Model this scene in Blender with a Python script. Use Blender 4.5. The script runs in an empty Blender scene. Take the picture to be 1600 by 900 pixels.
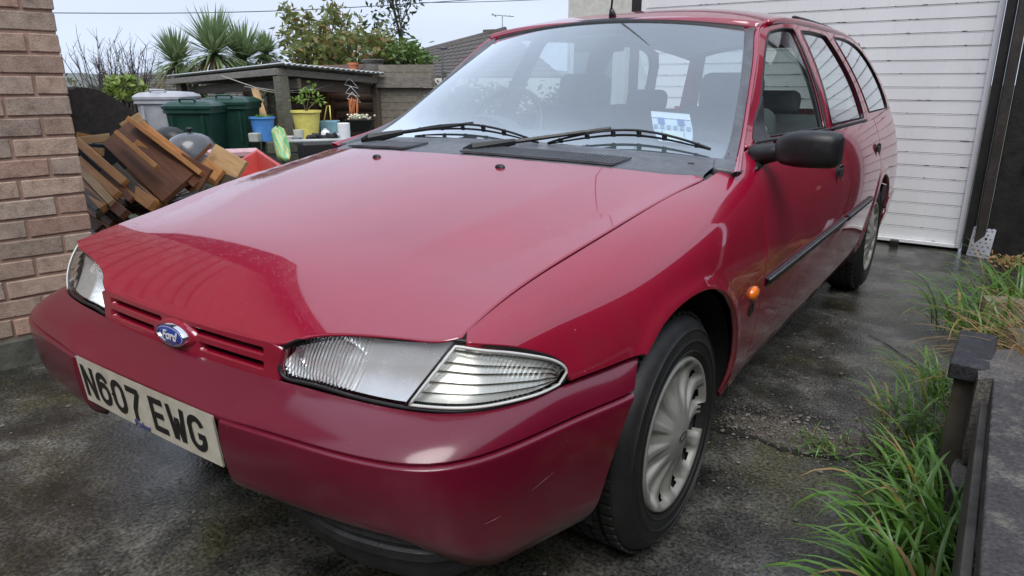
import bpy, bmesh, math, random
import numpy as np
from mathutils import Vector, Matrix
from mathutils.geometry import delaunay_2d_cdt

# ------------------------------------------------------------------ camera, sky, sun, exposure
sc = bpy.context.scene
col = sc.collection
cd = bpy.data.cameras.new('camera')
cam = bpy.data.objects.new('camera', cd); col.objects.link(cam)
CAM = (1.3753, -0.6261, 1.0894)
cam.location = CAM
cam.rotation_euler = (math.radians(90 - 16.348), 0, math.radians(34.781))
cd.sensor_width = 36.0; cd.lens = 1096.16 / 1600 * 36.0
cd.clip_start = 0.02; cd.clip_end = 800
sc.camera = cam

SUN_EL, SUN_AZ = 56.0, 145.0          # azimuth measured from +Y towards +X
w = bpy.data.worlds.new('World'); sc.world = w; w.use_nodes = True
nt = w.node_tree; nt.nodes.clear()
wo = nt.nodes.new('ShaderNodeOutputWorld'); bg = nt.nodes.new('ShaderNodeBackground')
sky = nt.nodes.new('ShaderNodeTexSky'); sky.sky_type = 'NISHITA'; sky.sun_disc = False
sky.sun_elevation = math.radians(SUN_EL); sky.sun_rotation = math.radians(SUN_AZ)
sky.air_density = 1.0; sky.dust_density = 6.0; sky.ozone_density = 2.0; sky.altitude = 50
# an even cloud deck over the clear sky: the blue is greyed and levelled
hs = nt.nodes.new('ShaderNodeHueSaturation'); hs.inputs['Saturation'].default_value = 0.3
mx = nt.nodes.new('ShaderNodeMix'); mx.data_type = 'RGBA'
mx.inputs[0].default_value = 0.8
mx.inputs[7].default_value = (6.3, 7.15, 8.9, 1)
nt.links.new(sky.outputs[0], hs.inputs['Color']); nt.links.new(hs.outputs[0], mx.inputs[6])
tcw = nt.nodes.new('ShaderNodeTexCoord'); mpw = nt.nodes.new('ShaderNodeMapping'); mpw.inputs['Scale'].default_value = (1, 1, 3.5)
nzw = nt.nodes.new('ShaderNodeTexNoise'); nzw.inputs['Scale'].default_value = 2.2; nzw.inputs['Detail'].default_value = 6
rmw = nt.nodes.new('ShaderNodeMapRange'); rmw.inputs[1].default_value = .25; rmw.inputs[2].default_value = .75; rmw.inputs[3].default_value = .90; rmw.inputs[4].default_value = 1.08
vmw = nt.nodes.new('ShaderNodeVectorMath'); vmw.operation = 'SCALE'      # soft unevenness of the cloud deck, alike all round
nt.links.new(tcw.outputs['Generated'], mpw.inputs[0]); nt.links.new(mpw.outputs[0], nzw.inputs['Vector']); nt.links.new(nzw.outputs['Fac'], rmw.inputs[0])
nt.links.new(mx.outputs[2], vmw.inputs[0]); nt.links.new(rmw.outputs[0], vmw.inputs['Scale'])
nt.links.new(vmw.outputs[0], bg.inputs['Color'])
bg.inputs['Strength'].default_value = 0.1
nt.links.new(bg.outputs[0], wo.inputs['Surface'])

sd = bpy.data.lights.new('sun', 'SUN'); sd.energy = 1.5; sd.angle = math.radians(40); sd.color = (1.0, 0.97, 0.93)
sun = bpy.data.objects.new('sun', sd); col.objects.link(sun)
_d = Vector((math.sin(math.radians(SUN_AZ)) * math.cos(math.radians(SUN_EL)), math.cos(math.radians(SUN_AZ)) * math.cos(math.radians(SUN_EL)), math.sin(math.radians(SUN_EL))))
sun.rotation_euler = (-_d).to_track_quat('-Z', 'Y').to_euler(); sun.location = (0, 0, 20)

vs = sc.view_settings
vs.view_transform = 'Standard'; vs.look = 'None'; vs.gamma = 1.0; vs.use_curve_mapping = False
vs.exposure = 0.55
sc.render.engine = 'CYCLES'
sc.cycles.max_bounces = 8; sc.cycles.transparent_max_bounces = 12; sc.cycles.glossy_bounces = 4
sc.cycles.sample_clamp_indirect = 6.0

# ------------------------------------------------------------------ object helpers
ORG = {}
def root(name, loc, label=None, cat=None, group=None):
    o = bpy.data.objects.new(name, None); col.objects.link(o); o.location = loc
    o.empty_display_size = 0.1
    ORG[o.name] = np.array(loc, float)
    if label: o['label'] = label
    if cat: o['category'] = cat
    if group: o['group'] = group
    return o
def tag(o, label=None, cat=None, group=None, kind=None):
    for k, v in (('label', label), ('category', cat), ('group', group), ('kind', kind)):
        if v: o[k] = v
    return o
def mesh(name, V, F, mat=None, parent=None, smooth=False, normals=None, origin=None):
    """one mesh object; V in world coordinates"""
    V = np.asarray(V, float).reshape(-1, 3)
    if parent is not None: org = ORG[parent.name]
    elif origin is not None: org = np.array(origin, float)
    else:
        org = np.array([V[:, 0].mean(), V[:, 1].mean(), V[:, 2].min()])
    me = bpy.data.meshes.new(name)
    me.from_pydata((V - org).tolist(), [], [list(map(int, f)) for f in F])
    o = bpy.data.objects.new(name, me); col.objects.link(o)
    if parent is not None: o.parent = parent
    else: o.location = org
    ORG[o.name] = org
    ml = mat if isinstance(mat, (list, tuple)) else [mat]
    for m in ml:
        if m: me.materials.append(m)
    if smooth or normals is not None:
        me.polygons.foreach_set('use_smooth', [True] * len(me.polygons))
    if smooth == 'auto':
        me.set_sharp_from_angle(angle=math.radians(38))
    if normals is not None:
        me.normals_split_custom_set_from_vertices(np.asarray(normals).tolist())
    return o
class MB:
    """collects simple shapes of ONE part"""
    def __init__(s): s.V = []; s.F = []
    def add(s, V, F):
        n = len(s.V); s.V += [tuple(v) for v in V]; s.F += [tuple(i + n for i in f) for f in F]; return s
    def box(s, c, d, rz=0, rx=0, ry=0, taper=1.0):
        m = Matrix.Rotation(rz, 3, 'Z') @ Matrix.Rotation(ry, 3, 'Y') @ Matrix.Rotation(rx, 3, 'X')
        V = []
        for z in (-.5, .5):
            k = taper if z > 0 else 1
            for x, y in ((-.5, -.5), (.5, -.5), (.5, .5), (-.5, .5)):
                v = m @ Vector((x * d[0] * k, y * d[1] * k, z * d[2])); V.append((c[0] + v.x, c[1] + v.y, c[2] + v.z))
        return s.add(V, [(3, 2, 1, 0), (4, 5, 6, 7), (0, 1, 5, 4), (1, 2, 6, 5), (2, 3, 7, 6), (3, 0, 4, 7)])
    def bar(s, a, b, w, h, up=(0, 0, 1)):
        a = Vector(a); b = Vector(b); d = (b - a).normalized(); u = Vector(up)
        r = d.cross(u)
        if r.length < 1e-4: r = d.cross(Vector((1, 0, 0)))
        r.normalize(); u = r.cross(d)
        V = []
        for p in (a, b):
            for i, j in ((-.5, -.5), (.5, -.5), (.5, .5), (-.5, .5)): V.append(tuple(p + r * (w * i) + u * (h * j)))
        return s.add(V, [(3, 2, 1, 0), (4, 5, 6, 7), (0, 1, 5, 4), (1, 2, 6, 5), (2, 3, 7, 6), (3, 0, 4, 7)])
    def tube(s, P, r, n=8, cap=True):
        P = [Vector(p) for p in P]; R = list(r) if hasattr(r, '__len__') else [r] * len(P)
        V = []; F = []; u = None
        for i, p in enumerate(P):
            d = (P[min(i + 1, len(P) - 1)] - P[max(i - 1, 0)]).normalized()
            if u is None: u = d.cross(Vector((0.3, 0.2, 1))); u = d.cross(Vector((1, 0, 0))) if u.length < 1e-3 else u
            u = (u - d * u.dot(d)).normalized(); v = d.cross(u)
            for k in range(n):
                a = 2 * math.pi * k / n; V.append(tuple(p + (u * math.cos(a) + v * math.sin(a)) * R[i]))
        for i in range(len(P) - 1):
            for k in range(n): F.append((i * n + k, i * n + (k + 1) % n, (i + 1) * n + (k + 1) % n, (i + 1) * n + k))
        if cap: F.append(tuple(range(n))[::-1]); F.append(tuple((len(P) - 1) * n + k for k in range(n)))
        return s.add(V, F)
    def lathe(s, prof, c=(0, 0, 0), n=24, axis='Z', sx=1, sy=1):
        V = []; F = []
        for (r, z) in prof:
            for k in range(n):
                a = 2 * math.pi * k / n; x, y = r * math.cos(a) * sx, r * math.sin(a) * sy
                V.append((c[0] + x, c[1] + y, c[2] + z) if axis == 'Z' else (c[0] + z, c[1] + x, c[2] + y))
        for i in range(len(prof) - 1):
            for k in range(n): F.append((i * n + k, i * n + (k + 1) % n, (i + 1) * n + (k + 1) % n, (i + 1) * n + k))
        return s.add(V, F)
    def grid(s, G):
        G = np.asarray(G); a, b = G.shape[:2]
        F = [(i * b + j, i * b + j + 1, (i + 1) * b + j + 1, (i + 1) * b + j) for i in range(a - 1) for j in range(b - 1)]
        return s.add(G.reshape(-1, 3).tolist(), F)
    def build(s, name, mat, parent=None, smooth=False, origin=None, bevel=0, seg=2):
        o = mesh(name, s.V, s.F, mat, parent, smooth, None, origin)
        if bevel:
            m = o.modifiers.new('bevel', 'BEVEL'); m.width = bevel; m.segments = seg; m.limit_method = 'ANGLE'; m.angle_limit = math.radians(35)
            o.data.polygons.foreach_set('use_smooth', [True] * len(o.data.polygons))
            m.harden_normals = True
        return o
def copy_tree(o, loc=None, parent=None, label=None):
    c = o.copy(); col.objects.link(c); c.parent = parent
    ORG[c.name] = ORG.get(o.name)
    if loc is not None: c.location = loc
    if label: c['label'] = label
    for ch in o.children: copy_tree(ch, None, c)
    return c

# ------------------------------------------------------------------ material helpers
def new_mat(name):
    m = bpy.data.materials.new(name); m.use_nodes = True
    return m, m.node_tree, m.node_tree.nodes['Principled BSDF']
def N(t, typ, **kw):
    n = t.nodes.new(typ)
    for k, v in kw.items(): setattr(n, k, v)
    return n
def coords(t, scale=1.0, space='Object'):
    tc = N(t, 'ShaderNodeTexCoord'); mp = N(t, 'ShaderNodeMapping')
    mp.inputs['Scale'].default_value = (scale,) * 3 if not hasattr(scale, '__len__') else scale
    t.links.new(tc.outputs[space], mp.inputs[0]); return mp.outputs[0]
def noise(t, vec, scale, detail=4, rough=.55):
    n = N(t, 'ShaderNodeTexNoise'); n.inputs['Scale'].default_value = scale; n.inputs['Detail'].default_value = detail
    n.inputs['Roughness'].default_value = rough
    if vec is not None: t.links.new(vec, n.inputs['Vector'])
    return n.outputs['Fac']
def ramp(t, fac, stops):
    r = N(t, 'ShaderNodeValToRGB'); e = r.color_ramp.elements
    while len(e) < len(stops): e.new(.5)
    for i, (p, c) in enumerate(stops):
        e[i].position = p; e[i].color = c if len(c) == 4 else (*c, 1)
    t.links.new(fac, r.inputs[0]); return r.outputs[0]
def g(v): return (v, v, v)
def mixc(t, fac, a, b, mode='MIX'):
    m = N(t, 'ShaderNodeMix'); m.data_type = 'RGBA'; m.blend_type = mode
    if hasattr(fac, 'is_linked') or hasattr(fac, 'links'): t.links.new(fac, m.inputs[0])
    else: m.inputs[0].default_value = fac
    for s, v in ((6, a), (7, b)):
        if hasattr(v, 'links'): t.links.new(v, m.inputs[s])
        else: m.inputs[s].default_value = (*v, 1)
    return m.outputs[2]
def bump(t, b, h, strength=.3, dist=.01):
    n = N(t, 'ShaderNodeBump'); n.inputs['Strength'].default_value = strength; n.inputs['Distance'].default_value = dist
    t.links.new(h, n.inputs['Height']); t.links.new(n.outputs[0], b.inputs['Normal']); return n
def plain(name, c, rough=.5, metal=0, spec=.5, var=.12, nscale=18, bmp=0, bscale=120, coat=0, space='Object'):
    """a plain coloured surface with some unevenness in tone and gloss"""
    m, t, b = new_mat(name); v = coords(t, 1, space)
    f = noise(t, v, nscale, 5)
    lo = [max(0, x * (1 - var)) for x in c]; hi = [min(1, x * (1 + var)) for x in c]
    t.links.new(ramp(t, f, [(.3, lo), (.7, hi)]), b.inputs['Base Color'])
    f2 = noise(t, v, nscale * 2.3, 4)
    t.links.new(ramp(t, f2, [(.3, g(max(.02, rough * .8))), (.75, g(min(1, rough * 1.25)))]), b.inputs['Roughness'])
    b.inputs['Metallic'].default_value = metal; b.inputs['Specular IOR Level'].default_value = spec
    b.inputs['Coat Weight'].default_value = coat
    if bmp: bump(t, b, noise(t, v, bscale, 5), bmp, .004)
    return m
# ------------------------------------------------------------------ the car's surfaces (metres; x to the car's left, y rearwards, z up)
def _nsM(k):
    n = len(k); h = np.diff(k); A = np.eye(n); B = np.zeros((n, n))
    for i in range(1, n - 1):
        A[i, i - 1] = h[i - 1]; A[i, i] = 2 * (h[i - 1] + h[i]); A[i, i + 1] = h[i]
        B[i, i - 1] = 6 / h[i - 1]; B[i, i] = -6 / h[i - 1] - 6 / h[i]; B[i, i + 1] = 6 / h[i]
    return np.linalg.solve(A, B)
class NS:
    """natural cubic spline: linear weights on the knot values"""
    def __init__(s, k, v=None):
        s.k = np.array(k, float); s.M = _nsM(s.k); s.v = None if v is None else np.array(v, float)
    def W(s, q):
        q = np.atleast_1d(np.asarray(q, float)); k = s.k
        i = np.clip(np.searchsorted(k, q) - 1, 0, len(k) - 2); h = k[i + 1] - k[i]
        a = (k[i + 1] - q) / h; b = (q - k[i]) / h
        lo = q < k[0]; hi = q > k[-1]
        ca = (a ** 3 - a) * h * h / 6; cb = (b ** 3 - b) * h * h / 6
        # straight beyond the ends
        ca = np.where(lo, (2 * (a - 1)) * h * h / 6, ca); cb = np.where(lo, -b * h * h / 6, cb)
        ca = np.where(hi, -a * h * h / 6, ca); cb = np.where(hi, (2 * (b - 1)) * h * h / 6, cb)
        E = np.eye(len(k))
        return a[:, None] * E[i] + b[:, None] * E[i + 1] + ca[:, None] * s.M[i] + cb[:, None] * s.M[i + 1]
    def __call__(s, q): return s.W(q) @ s.v
def sstep(a, b, x):
    t = np.clip((np.asarray(x, float) - a) / (b - a), 0, 1); return t * t * (3 - 2 * t)

# bonnet
ZC = NS([.04, .126, .2, .3, .45, .7, .95, 1.10, 1.30], [.553, .622, .668, .712, .757, .818, .868, .893, .92])
XS = NS([.1, .25, .47, .6, .81, 1.06, 1.17, 1.3], [.668, .666, .664, .678, .696, .714, .728, .745])
ZS = NS([.05, .15, .25, .34, .47, .6, .81, 1.06, 1.17, 1.3], [.575, .638, .678, .701, .724, .75, .788, .824, .839, .856])
XCR = NS([.2, .37, .53, .71, .95, 1.2], [.33, .362, .4, .446, .48, .505])
def hood(x, y):
    x = np.asarray(x, float); y = np.asarray(y, float); ax = np.abs(x)
    zc, xs, zs, xc = ZC(y), XS(y), ZS(y), XCR(y)
    z = zc - (zc - zs) * (ax / xs) ** 2.2
    k = .075 * sstep(.28, .6, y)
    d = ax - xc; sp = .006 * np.log1p(np.exp(np.clip(d / .006, -30, 30)))
    z = z - k * sp + k * np.maximum(xs - xc, 0) * (ax / xs) ** 3
    return np.stack([x, y, z], -1)

# body side, from the bonnet's shut line over the shoulder to the sill
_SY = [.25, .40, .60, .82, 1.06, 1.25, 1.42, 1.7, 2.4, 3.1, 3.6, 4.1, 4.35, 4.5]
_SK = [
 [(.56, .690), (.666, .678), (.705, .660), (.727, .632), (.737, .60), (.745, .55), (.75, .42), (.745, .30), (.73, .22)],
 [(.56, .730), (.664, .712), (.722, .690), (.760, .648), (.778, .60), (.788, .55), (.79, .42), (.785, .30), (.765, .22)],
 [(.575, .768), (.678, .750), (.745, .727), (.798, .682), (.824, .622), (.836, .55), (.838, .42), (.83, .30), (.808, .22)],
 [(.59, .806), (.697, .789), (.765, .766), (.823, .716), (.847, .647), (.856, .55), (.853, .42), (.838, .30), (.813, .22)],
 [(.61, .842), (.714, .824), (.78, .802), (.834, .747), (.857, .667), (.866, .55), (.857, .42), (.836, .30), (.81, .22)],
 [(.64, .868), (.738, .849), (.792, .826), (.838, .762), (.859, .672), (.868, .55), (.858, .42), (.836, .30), (.81, .22)],
 [(.702, .935), (.762, .888), (.808, .846), (.842, .766), (.861, .675), (.870, .55), (.859, .42), (.837, .30), (.81, .22)],
 [(.745, .980), (.781, .91), (.812, .860), (.844, .771), (.862, .680), (.871, .55), (.860, .42), (.838, .30), (.81, .22)],
 [(.767, .985), (.793, .915), (.817, .865), (.846, .775), (.864, .682), (.873, .55), (.861, .42), (.838, .30), (.81, .22)],
 [(.767, .990), (.793, .920), (.817, .870), (.846, .778), (.864, .684), (.873, .55), (.861, .42), (.838, .30), (.81, .22)],
 [(.762, .992), (.787, .923), (.810, .873), (.838, .780), (.856, .685), (.866, .55), (.855, .42), (.833, .30), (.81, .22)],
 [(.750, .994), (.775, .926), (.798, .876), (.827, .782), (.845, .686), (.856, .55), (.846, .42), (.825, .30), (.80, .22)],
 [(.705, .994), (.730, .926), (.755, .876), (.785, .782), (.805, .686), (.816, .55), (.806, .42), (.785, .30), (.76, .22)],
 [(.62, .994), (.645, .926), (.672, .876), (.702, .782), (.722, .686), (.732, .55), (.722, .42), (.70, .30), (.68, .22)]]
_SK = np.array(_SK)
_su = np.r_[0, np.cumsum(np.hypot(*(np.diff(_SK, axis=1).mean(0).T)))]
SU = NS(_su); SV = NS(_SY)
FARCH = [(.452, .26), (.468, .34), (.490, .40), (.520, .455), (.560, .505), (.612, .560), (.672, .602), (.735, .624), (.81, .635), (.885, .635), (.955, .622), (1.03, .587), (1.092, .534), (1.148, .455), (1.185, .377), (1.205, .30), (1.21, .22)]
RARC_C, RARC_R = (3.545, .275), .352
def arch_d(y, z):
    P = np.array(FARCH[3:]); d = np.full(np.shape(y), 9.)
    for a, b in zip(P[:-1], P[1:]):
        e = b - a; t = np.clip(((y - a[0]) * e[0] + (z - a[1]) * e[1]) / (e @ e), 0, 1)
        d = np.minimum(d, np.hypot(y - a[0] - t * e[0], z - a[1] - t * e[1]))
    return np.minimum(d, np.abs(np.hypot(y - RARC_C[0], z - RARC_C[1]) - RARC_R))
def side(y, u):
    y = np.asarray(y, float); wy = SV.W(y); wu = SU.W(u)
    x = np.einsum('ni,nj,ij->n', wy, wu, _SK[:, :, 0]); z = np.einsum('ni,nj,ij->n', wy, wu, _SK[:, :, 1])
    # rolled lip round the wheel arches, rubbing groove and sill tuck
    x = x + .009 * np.exp(-(arch_d(y, z) / .022) ** 2) * sstep(.45, .6, y)
    return np.stack([x, y, z], -1)
_uu = np.linspace(_su[1] * .9, _su[-1], 400)
def u_of(y, z):
    """section parameter at height z"""
    y = np.atleast_1d(np.asarray(y, float)); z = np.atleast_1d(np.asarray(z, float)); out = np.zeros(len(y)); wu = SU.W(_uu)
    for i in range(len(y)):
        zz = (SV.W(y[i:i + 1]) @ _SK[:, :, 1] @ wu.T)[0]
        out[i] = np.interp(-z[i], -zz, _uu)
    return out
def side_yz(y, z): return side(y, u_of(y, z))
# upper side (door frames and side glass)
def upper(y, z, off=0.):
    y = np.asarray(y, float); z = np.asarray(z, float); d = z - .9
    x = .796 - .30 * d - .45 * d * d - .012 * np.clip((y - 3.35) / .75, 0, 2) ** 2 - .085 * np.clip((2.45 - y) / .8, 0, 1.4) ** 1.5 * sstep(.84, .98, z) + off
    return np.stack([x, y, z], -1)
# roof
RZC = NS([1.9, 2.0, 2.2, 2.5, 3.0, 3.6, 4.1, 4.35], [1.295, 1.325, 1.366, 1.396, 1.412, 1.404, 1.366, 1.33])
RZE = NS([1.9, 2.0, 2.15, 2.47, 3.1, 3.6, 4.1, 4.35], [1.272, 1.288, 1.309, 1.331, 1.338, 1.328, 1.285, 1.25])
RXE = NS([1.9, 2.0, 2.15, 2.47, 3.1, 3.6, 4.1, 4.35], [.600, .592, .586, .582, .580, .578, .56, .53])
def roof(x, y):
    x = np.asarray(x, float); y = np.asarray(y, float); zc = RZC(y); ze = RZE(y)
    return np.stack([x, y, zc - (zc - ze) * np.abs(x / RXE(y)) ** 2.8], -1)
# bumper plan curves
_B = np.array([(0, .0215), (.14, .0215), (.28, .0245), (.37, .034), (.50, .050), (.616, .073), (.703, .115), (.741, .163), (.773, .244), (.805, .378), (.832, .48), (.849, .556), (.852, .62)])
_A = np.array([(0, .104), (.14, .106), (.28, .115), (.37, .126), (.48, .138), (.58, .156), (.66, .186), (.705, .222), (.742, .28), (.778, .395), (.807, .54), (.826, .618), (.832, .68)])
_bs = np.r_[0, np.cumsum(np.hypot(*np.diff(_B, axis=0).T))]
def _mir(P): Q = P[1:][::-1] * [-1, 1]; return np.vstack([Q, P])
PB = NS(np.r_[-_bs[1:][::-1], _bs], _mir(_B)); PA = NS(np.r_[-_bs[1:][::-1], _bs], _mir(_A))
_PO = NS([1, 1.05, 1.12, 1.4, 1.7, 1.9, 2.0], [-.006, .003, .006, .006, -.002, -.020, -.042])
_PZ = NS([1, 1.05, 1.12, 1.4, 1.7, 1.9, 2.0], [1, .985, .95, .72, .36, .10, 0])
def bs_of_x(x): return np.interp(x, _B[:8, 0], _bs[:8])
def bs_of_y(y): return np.interp(y, _B[3:, 1], _bs[3:])
def bumper(s, w, dz=0.):
    s = np.atleast_1d(np.asarray(s, float)); w = np.atleast_1d(np.asarray(w, float)) * np.ones_like(s)
    a = PA(s); b = PB(s); e = 1e-4; tn = PB(s + e) - PB(s - e); tn /= np.linalg.norm(tn, axis=1)[:, None]
    n = np.stack([tn[:, 1], -tn[:, 0]], 1)
    t = np.clip(w, 0, 1); hh = .55 * t + .45 * np.sin(t * np.pi / 2); vv = .55 * t + .45 * (1 - np.cos(t * np.pi / 2))
    za = .553 + .009 * sstep(.9, 1.25, np.abs(s)); zb = .507
    up = np.concatenate([a + (b - a) * hh[:, None], (za - (za - zb) * vv)[:, None]], 1)
    up[:, 2] -= .012 * np.sin(np.pi * t) ** 1 * (1 - sstep(.27, .40, np.abs(s)))
    zl = .335 - .088 * sstep(.62, .88, np.abs(s)); q = np.clip(w, 1, 2.2)
    o = _PO(q); o = o * (1 - .35 * sstep(.75, 1.1, np.abs(s)) * (o < 0))
    lo = np.concatenate([b + n * o[:, None], (zl + (zb - .006 - zl) * _PZ(q))[:, None]], 1)
    return np.where((w <= 1)[:, None], up, lo)
# windscreen
_C0 = np.array([(.723, 1.337, .861), (.695, 1.488, .922), (.66, 1.631, 1.009), (.604, 1.836, 1.147), (.541, 2.023, 1.271)])
_c0s = np.r_[0, np.cumsum(np.linalg.norm(np.diff(_C0, axis=0), axis=1))]; C0 = NS(_c0s / _c0s[-1], _C0)
def screen(s, t):
    s = np.asarray(s, float); t = np.asarray(t, float); p = C0(t); k = 1 - s * s
    return np.stack([p[:, 0] * s, p[:, 1] - (.092 - .05 * t) * k, p[:, 2] + (.024 + .018 * t) * k], 1)
_C2 = np.array([(.79, 1.321, .869), (.737, 1.506, .914), (.692, 1.675, .995), (.662, 1.792, 1.085), (.626, 1.923, 1.19), (.592, 2.033, 1.27), (.583, 2.13, 1.296)])
_c2s = np.r_[0, np.cumsum(np.linalg.norm(np.diff(_C2, axis=0), axis=1))]; C2 = NS(_c2s / _c2s[-1], _C2)
def yrear(x): return np.interp(np.abs(x), [0, .15, .33, .49, .64, .71, .73], [1.028, 1.03, 1.05, 1.085, 1.155, 1.21, 1.23])
# ------------------------------------------------------------------ materials of the car
def paint(name, c, rough, coat, crough, ior=1.6, drops=.0, chips=.7, low_tone=0.0, zlo=.15, zhi=.6):
    m, t, b = new_mat(name); v = coords(t, 1)
    f = noise(t, v, 5, 3); f2 = noise(t, v, 900, 2)
    base = ramp(t, f, [(.3, [x * .93 for x in c]), (.7, [x * 1.05 for x in c])])
    fl = ramp(t, f2, [(.35, g(.75)), (.75, g(1.25))])
    base = mixc(t, .5, base, mixc(t, 1.0, base, fl, 'MULTIPLY'))
    if low_tone:                                   # patchy brownish tone mixed in, strongest low down
        sx = N(t, 'ShaderNodeSeparateXYZ'); geo = N(t, 'ShaderNodeNewGeometry'); t.links.new(geo.outputs['Position'], sx.inputs[0])
        mr = N(t, 'ShaderNodeMapRange'); mr.inputs[1].default_value = zlo; mr.inputs[2].default_value = zhi; mr.inputs[3].default_value = 1; mr.inputs[4].default_value = 0
        t.links.new(sx.outputs[2], mr.inputs[0])
        ng = ramp(t, noise(t, v, 14, 7, .65), [(.35, g(.25)), (.7, g(1))])
        mu = N(t, 'ShaderNodeMath', operation='MULTIPLY'); t.links.new(mr.outputs[0], mu.inputs[0]); t.links.new(ng, mu.inputs[1])
        m2 = N(t, 'ShaderNodeMath', operation='MULTIPLY'); t.links.new(mu.outputs[0], m2.inputs[0]); m2.inputs[1].default_value = low_tone
        base = mixc(t, m2.outputs[0], base, (.055, .045, .036))
    if chips:                                   # stone chips and dried specks
        vc = N(t, 'ShaderNodeTexVoronoi'); vc.inputs['Scale'].default_value = 55; t.links.new(v, vc.inputs['Vector'])
        cm = ramp(t, vc.outputs['Distance'], [(.04, g(1)), (.075, g(0))]); ck = ramp(t, noise(t, v, 13, 3), [(.58, g(0)), (.66, g(chips))])
        base = mixc(t, mixc(t, 1.0, cm, ck, 'MULTIPLY'), base, (.45, .38, .38))
    t.links.new(base, b.inputs['Base Color'])
    b.inputs['Metallic'].default_value = 0; b.inputs['Roughness'].default_value = rough
    b.inputs['Coat Weight'].default_value = coat; b.inputs['Coat IOR'].default_value = ior
    b.inputs['Specular IOR Level'].default_value = .15
    t.links.new(ramp(t, noise(t, v, 3.5, 4), [(.35, g(crough * .6)), (.7, g(crough * 1.5))]), b.inputs['Coat Roughness'])
    if drops:                                   # fine rain beads
        vo = N(t, 'ShaderNodeTexVoronoi'); vo.inputs['Scale'].default_value = 210; t.links.new(v, vo.inputs['Vector'])
        h = ramp(t, vo.outputs['Distance'], [(.0, g(1)), (.28, g(0))])
        mk = ramp(t, noise(t, v, 40, 3), [(.45, g(0)), (.62, g(1))])
        hh = mixc(t, 1.0, h, mk, 'MULTIPLY')
        n = N(t, 'ShaderNodeBump'); n.inputs['Strength'].default_value = drops; n.inputs['Distance'].default_value = .002
        t.links.new(hh, n.inputs['Height']); t.links.new(n.outputs[0], b.inputs['Coat Normal'])
    return m
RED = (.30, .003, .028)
M_paint = paint('red_paint', RED, .38, 1.0, .045, 2.0, drops=.2)
M_side = paint('red_paint_side', RED, .38, 1.0, .025, 1.75, drops=.03, low_tone=.8, zlo=.22, zhi=.74)
M_bump = paint('red_bumper_paint', (.135, .004, .020), .42, 1.0, .15, drops=.0, low_tone=.7, zlo=.2, zhi=.47)
M_black = plain('black_plastic', (.012, .012, .013), .42, bmp=.15, bscale=500)
M_grey = plain('weathered_grey_plastic', (.10, .107, .12), .38, bmp=.25, bscale=420, var=.25)
M_dark = plain('dark_void', (.006, .006, .006), .9)
M_rubber = plain('rubber_seal', (.010, .010, .011), .45)
M_chrome = plain('chrome', (.85, .85, .86), .12, metal=1, var=.05)
M_refl = plain('lamp_reflector', (.86, .87, .88), .22, metal=.35, var=.08)
M_bowl = plain('mirror_reflector', (.88, .88, .89), .10, metal=.85, var=.04)
M_cover = plain('silver_wheel_cover', (.27, .27, .245), .42, metal=.25, var=.15, nscale=25)
M_in = plain('interior_cloth', (.16, .175, .19), .9, bmp=.2)
M_dash = plain('dashboard_plastic', (.12, .13, .14), .6, bmp=.3, bscale=300)
M_white = plain('white_print', (.75, .76, .78), .4, var=.05)
M_blue = plain('blue_enamel', (.02, .07, .38), .2, coat=.8)
M_ink = plain('black_ink', (.012, .012, .012), .35)
M_orange = plain('orange_lens', (.75, .17, .01), .15, coat=.7)
def glass(name, tint, refl=1.0, mist=.0, rough=.02):
    m = bpy.data.materials.new(name); m.use_nodes = True; t = m.node_tree; t.nodes.clear()
    out = N(t, 'ShaderNodeOutputMaterial'); tr = N(t, 'ShaderNodeBsdfTransparent'); tr.inputs[0].default_value = (*tint, 1)
    gl = N(t, 'ShaderNodeBsdfGlossy'); gl.inputs['Roughness'].default_value = rough; gl.inputs[0].default_value = (.92, .98, 1, 1)
    fr = N(t, 'ShaderNodeFresnel'); gm = N(t, 'ShaderNodeNewGeometry'); mi = N(t, 'ShaderNodeMapRange'); mi.inputs[3].default_value = 1.52; mi.inputs[4].default_value = 1 / 1.52; t.links.new(gm.outputs['Backfacing'], mi.inputs[0]); t.links.new(mi.outputs[0], fr.inputs[0])   # a thin pane reflects alike from both sides
    mu = N(t, 'ShaderNodeMath', operation='MULTIPLY'); mu.use_clamp = True; t.links.new(fr.outputs[0], mu.inputs[0]); mu.inputs[1].default_value = 1.75 * refl
    body = tr.outputs[0]
    if mist:
        v = coords(t, 1); df = N(t, 'ShaderNodeBsdfDiffuse'); df.inputs[0].default_value = (.80, .86, .90, 1)
        tl = N(t, 'ShaderNodeBsdfTranslucent'); tl.inputs[0].default_value = (.8, .86, .9, 1)
        a = N(t, 'ShaderNodeMixShader'); a.inputs[0].default_value = .3; t.links.new(df.outputs[0], a.inputs[1]); t.links.new(tl.outputs[0], a.inputs[2])
        mm = N(t, 'ShaderNodeMixShader')
        t.links.new(ramp(t, noise(t, v, 4, 5), [(.3, g(mist * .8)), (.7, g(mist * 1.15))]), mm.inputs[0])
        t.links.new(tr.outputs[0], mm.inputs[1]); t.links.new(a.outputs[0], mm.inputs[2]); body = mm.outputs[0]
    mx = N(t, 'ShaderNodeMixShader'); t.links.new(mu.outputs[0], mx.inputs[0]); t.links.new(body, mx.inputs[1]); t.links.new(gl.outputs[0], mx.inputs[2])
    t.links.new(mx.outputs[0], out.inputs[0]); return m
M_screen = glass('windscreen_glass', (.78, .89, .93), 2.15, mist=.06)
M_glass = glass('side_glass', (.74, .82, .80), 1.1)
def lens_mat():
    m = glass('lamp_lens', (.95, .96, .96), .55); return m
M_lens = lens_mat()
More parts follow.
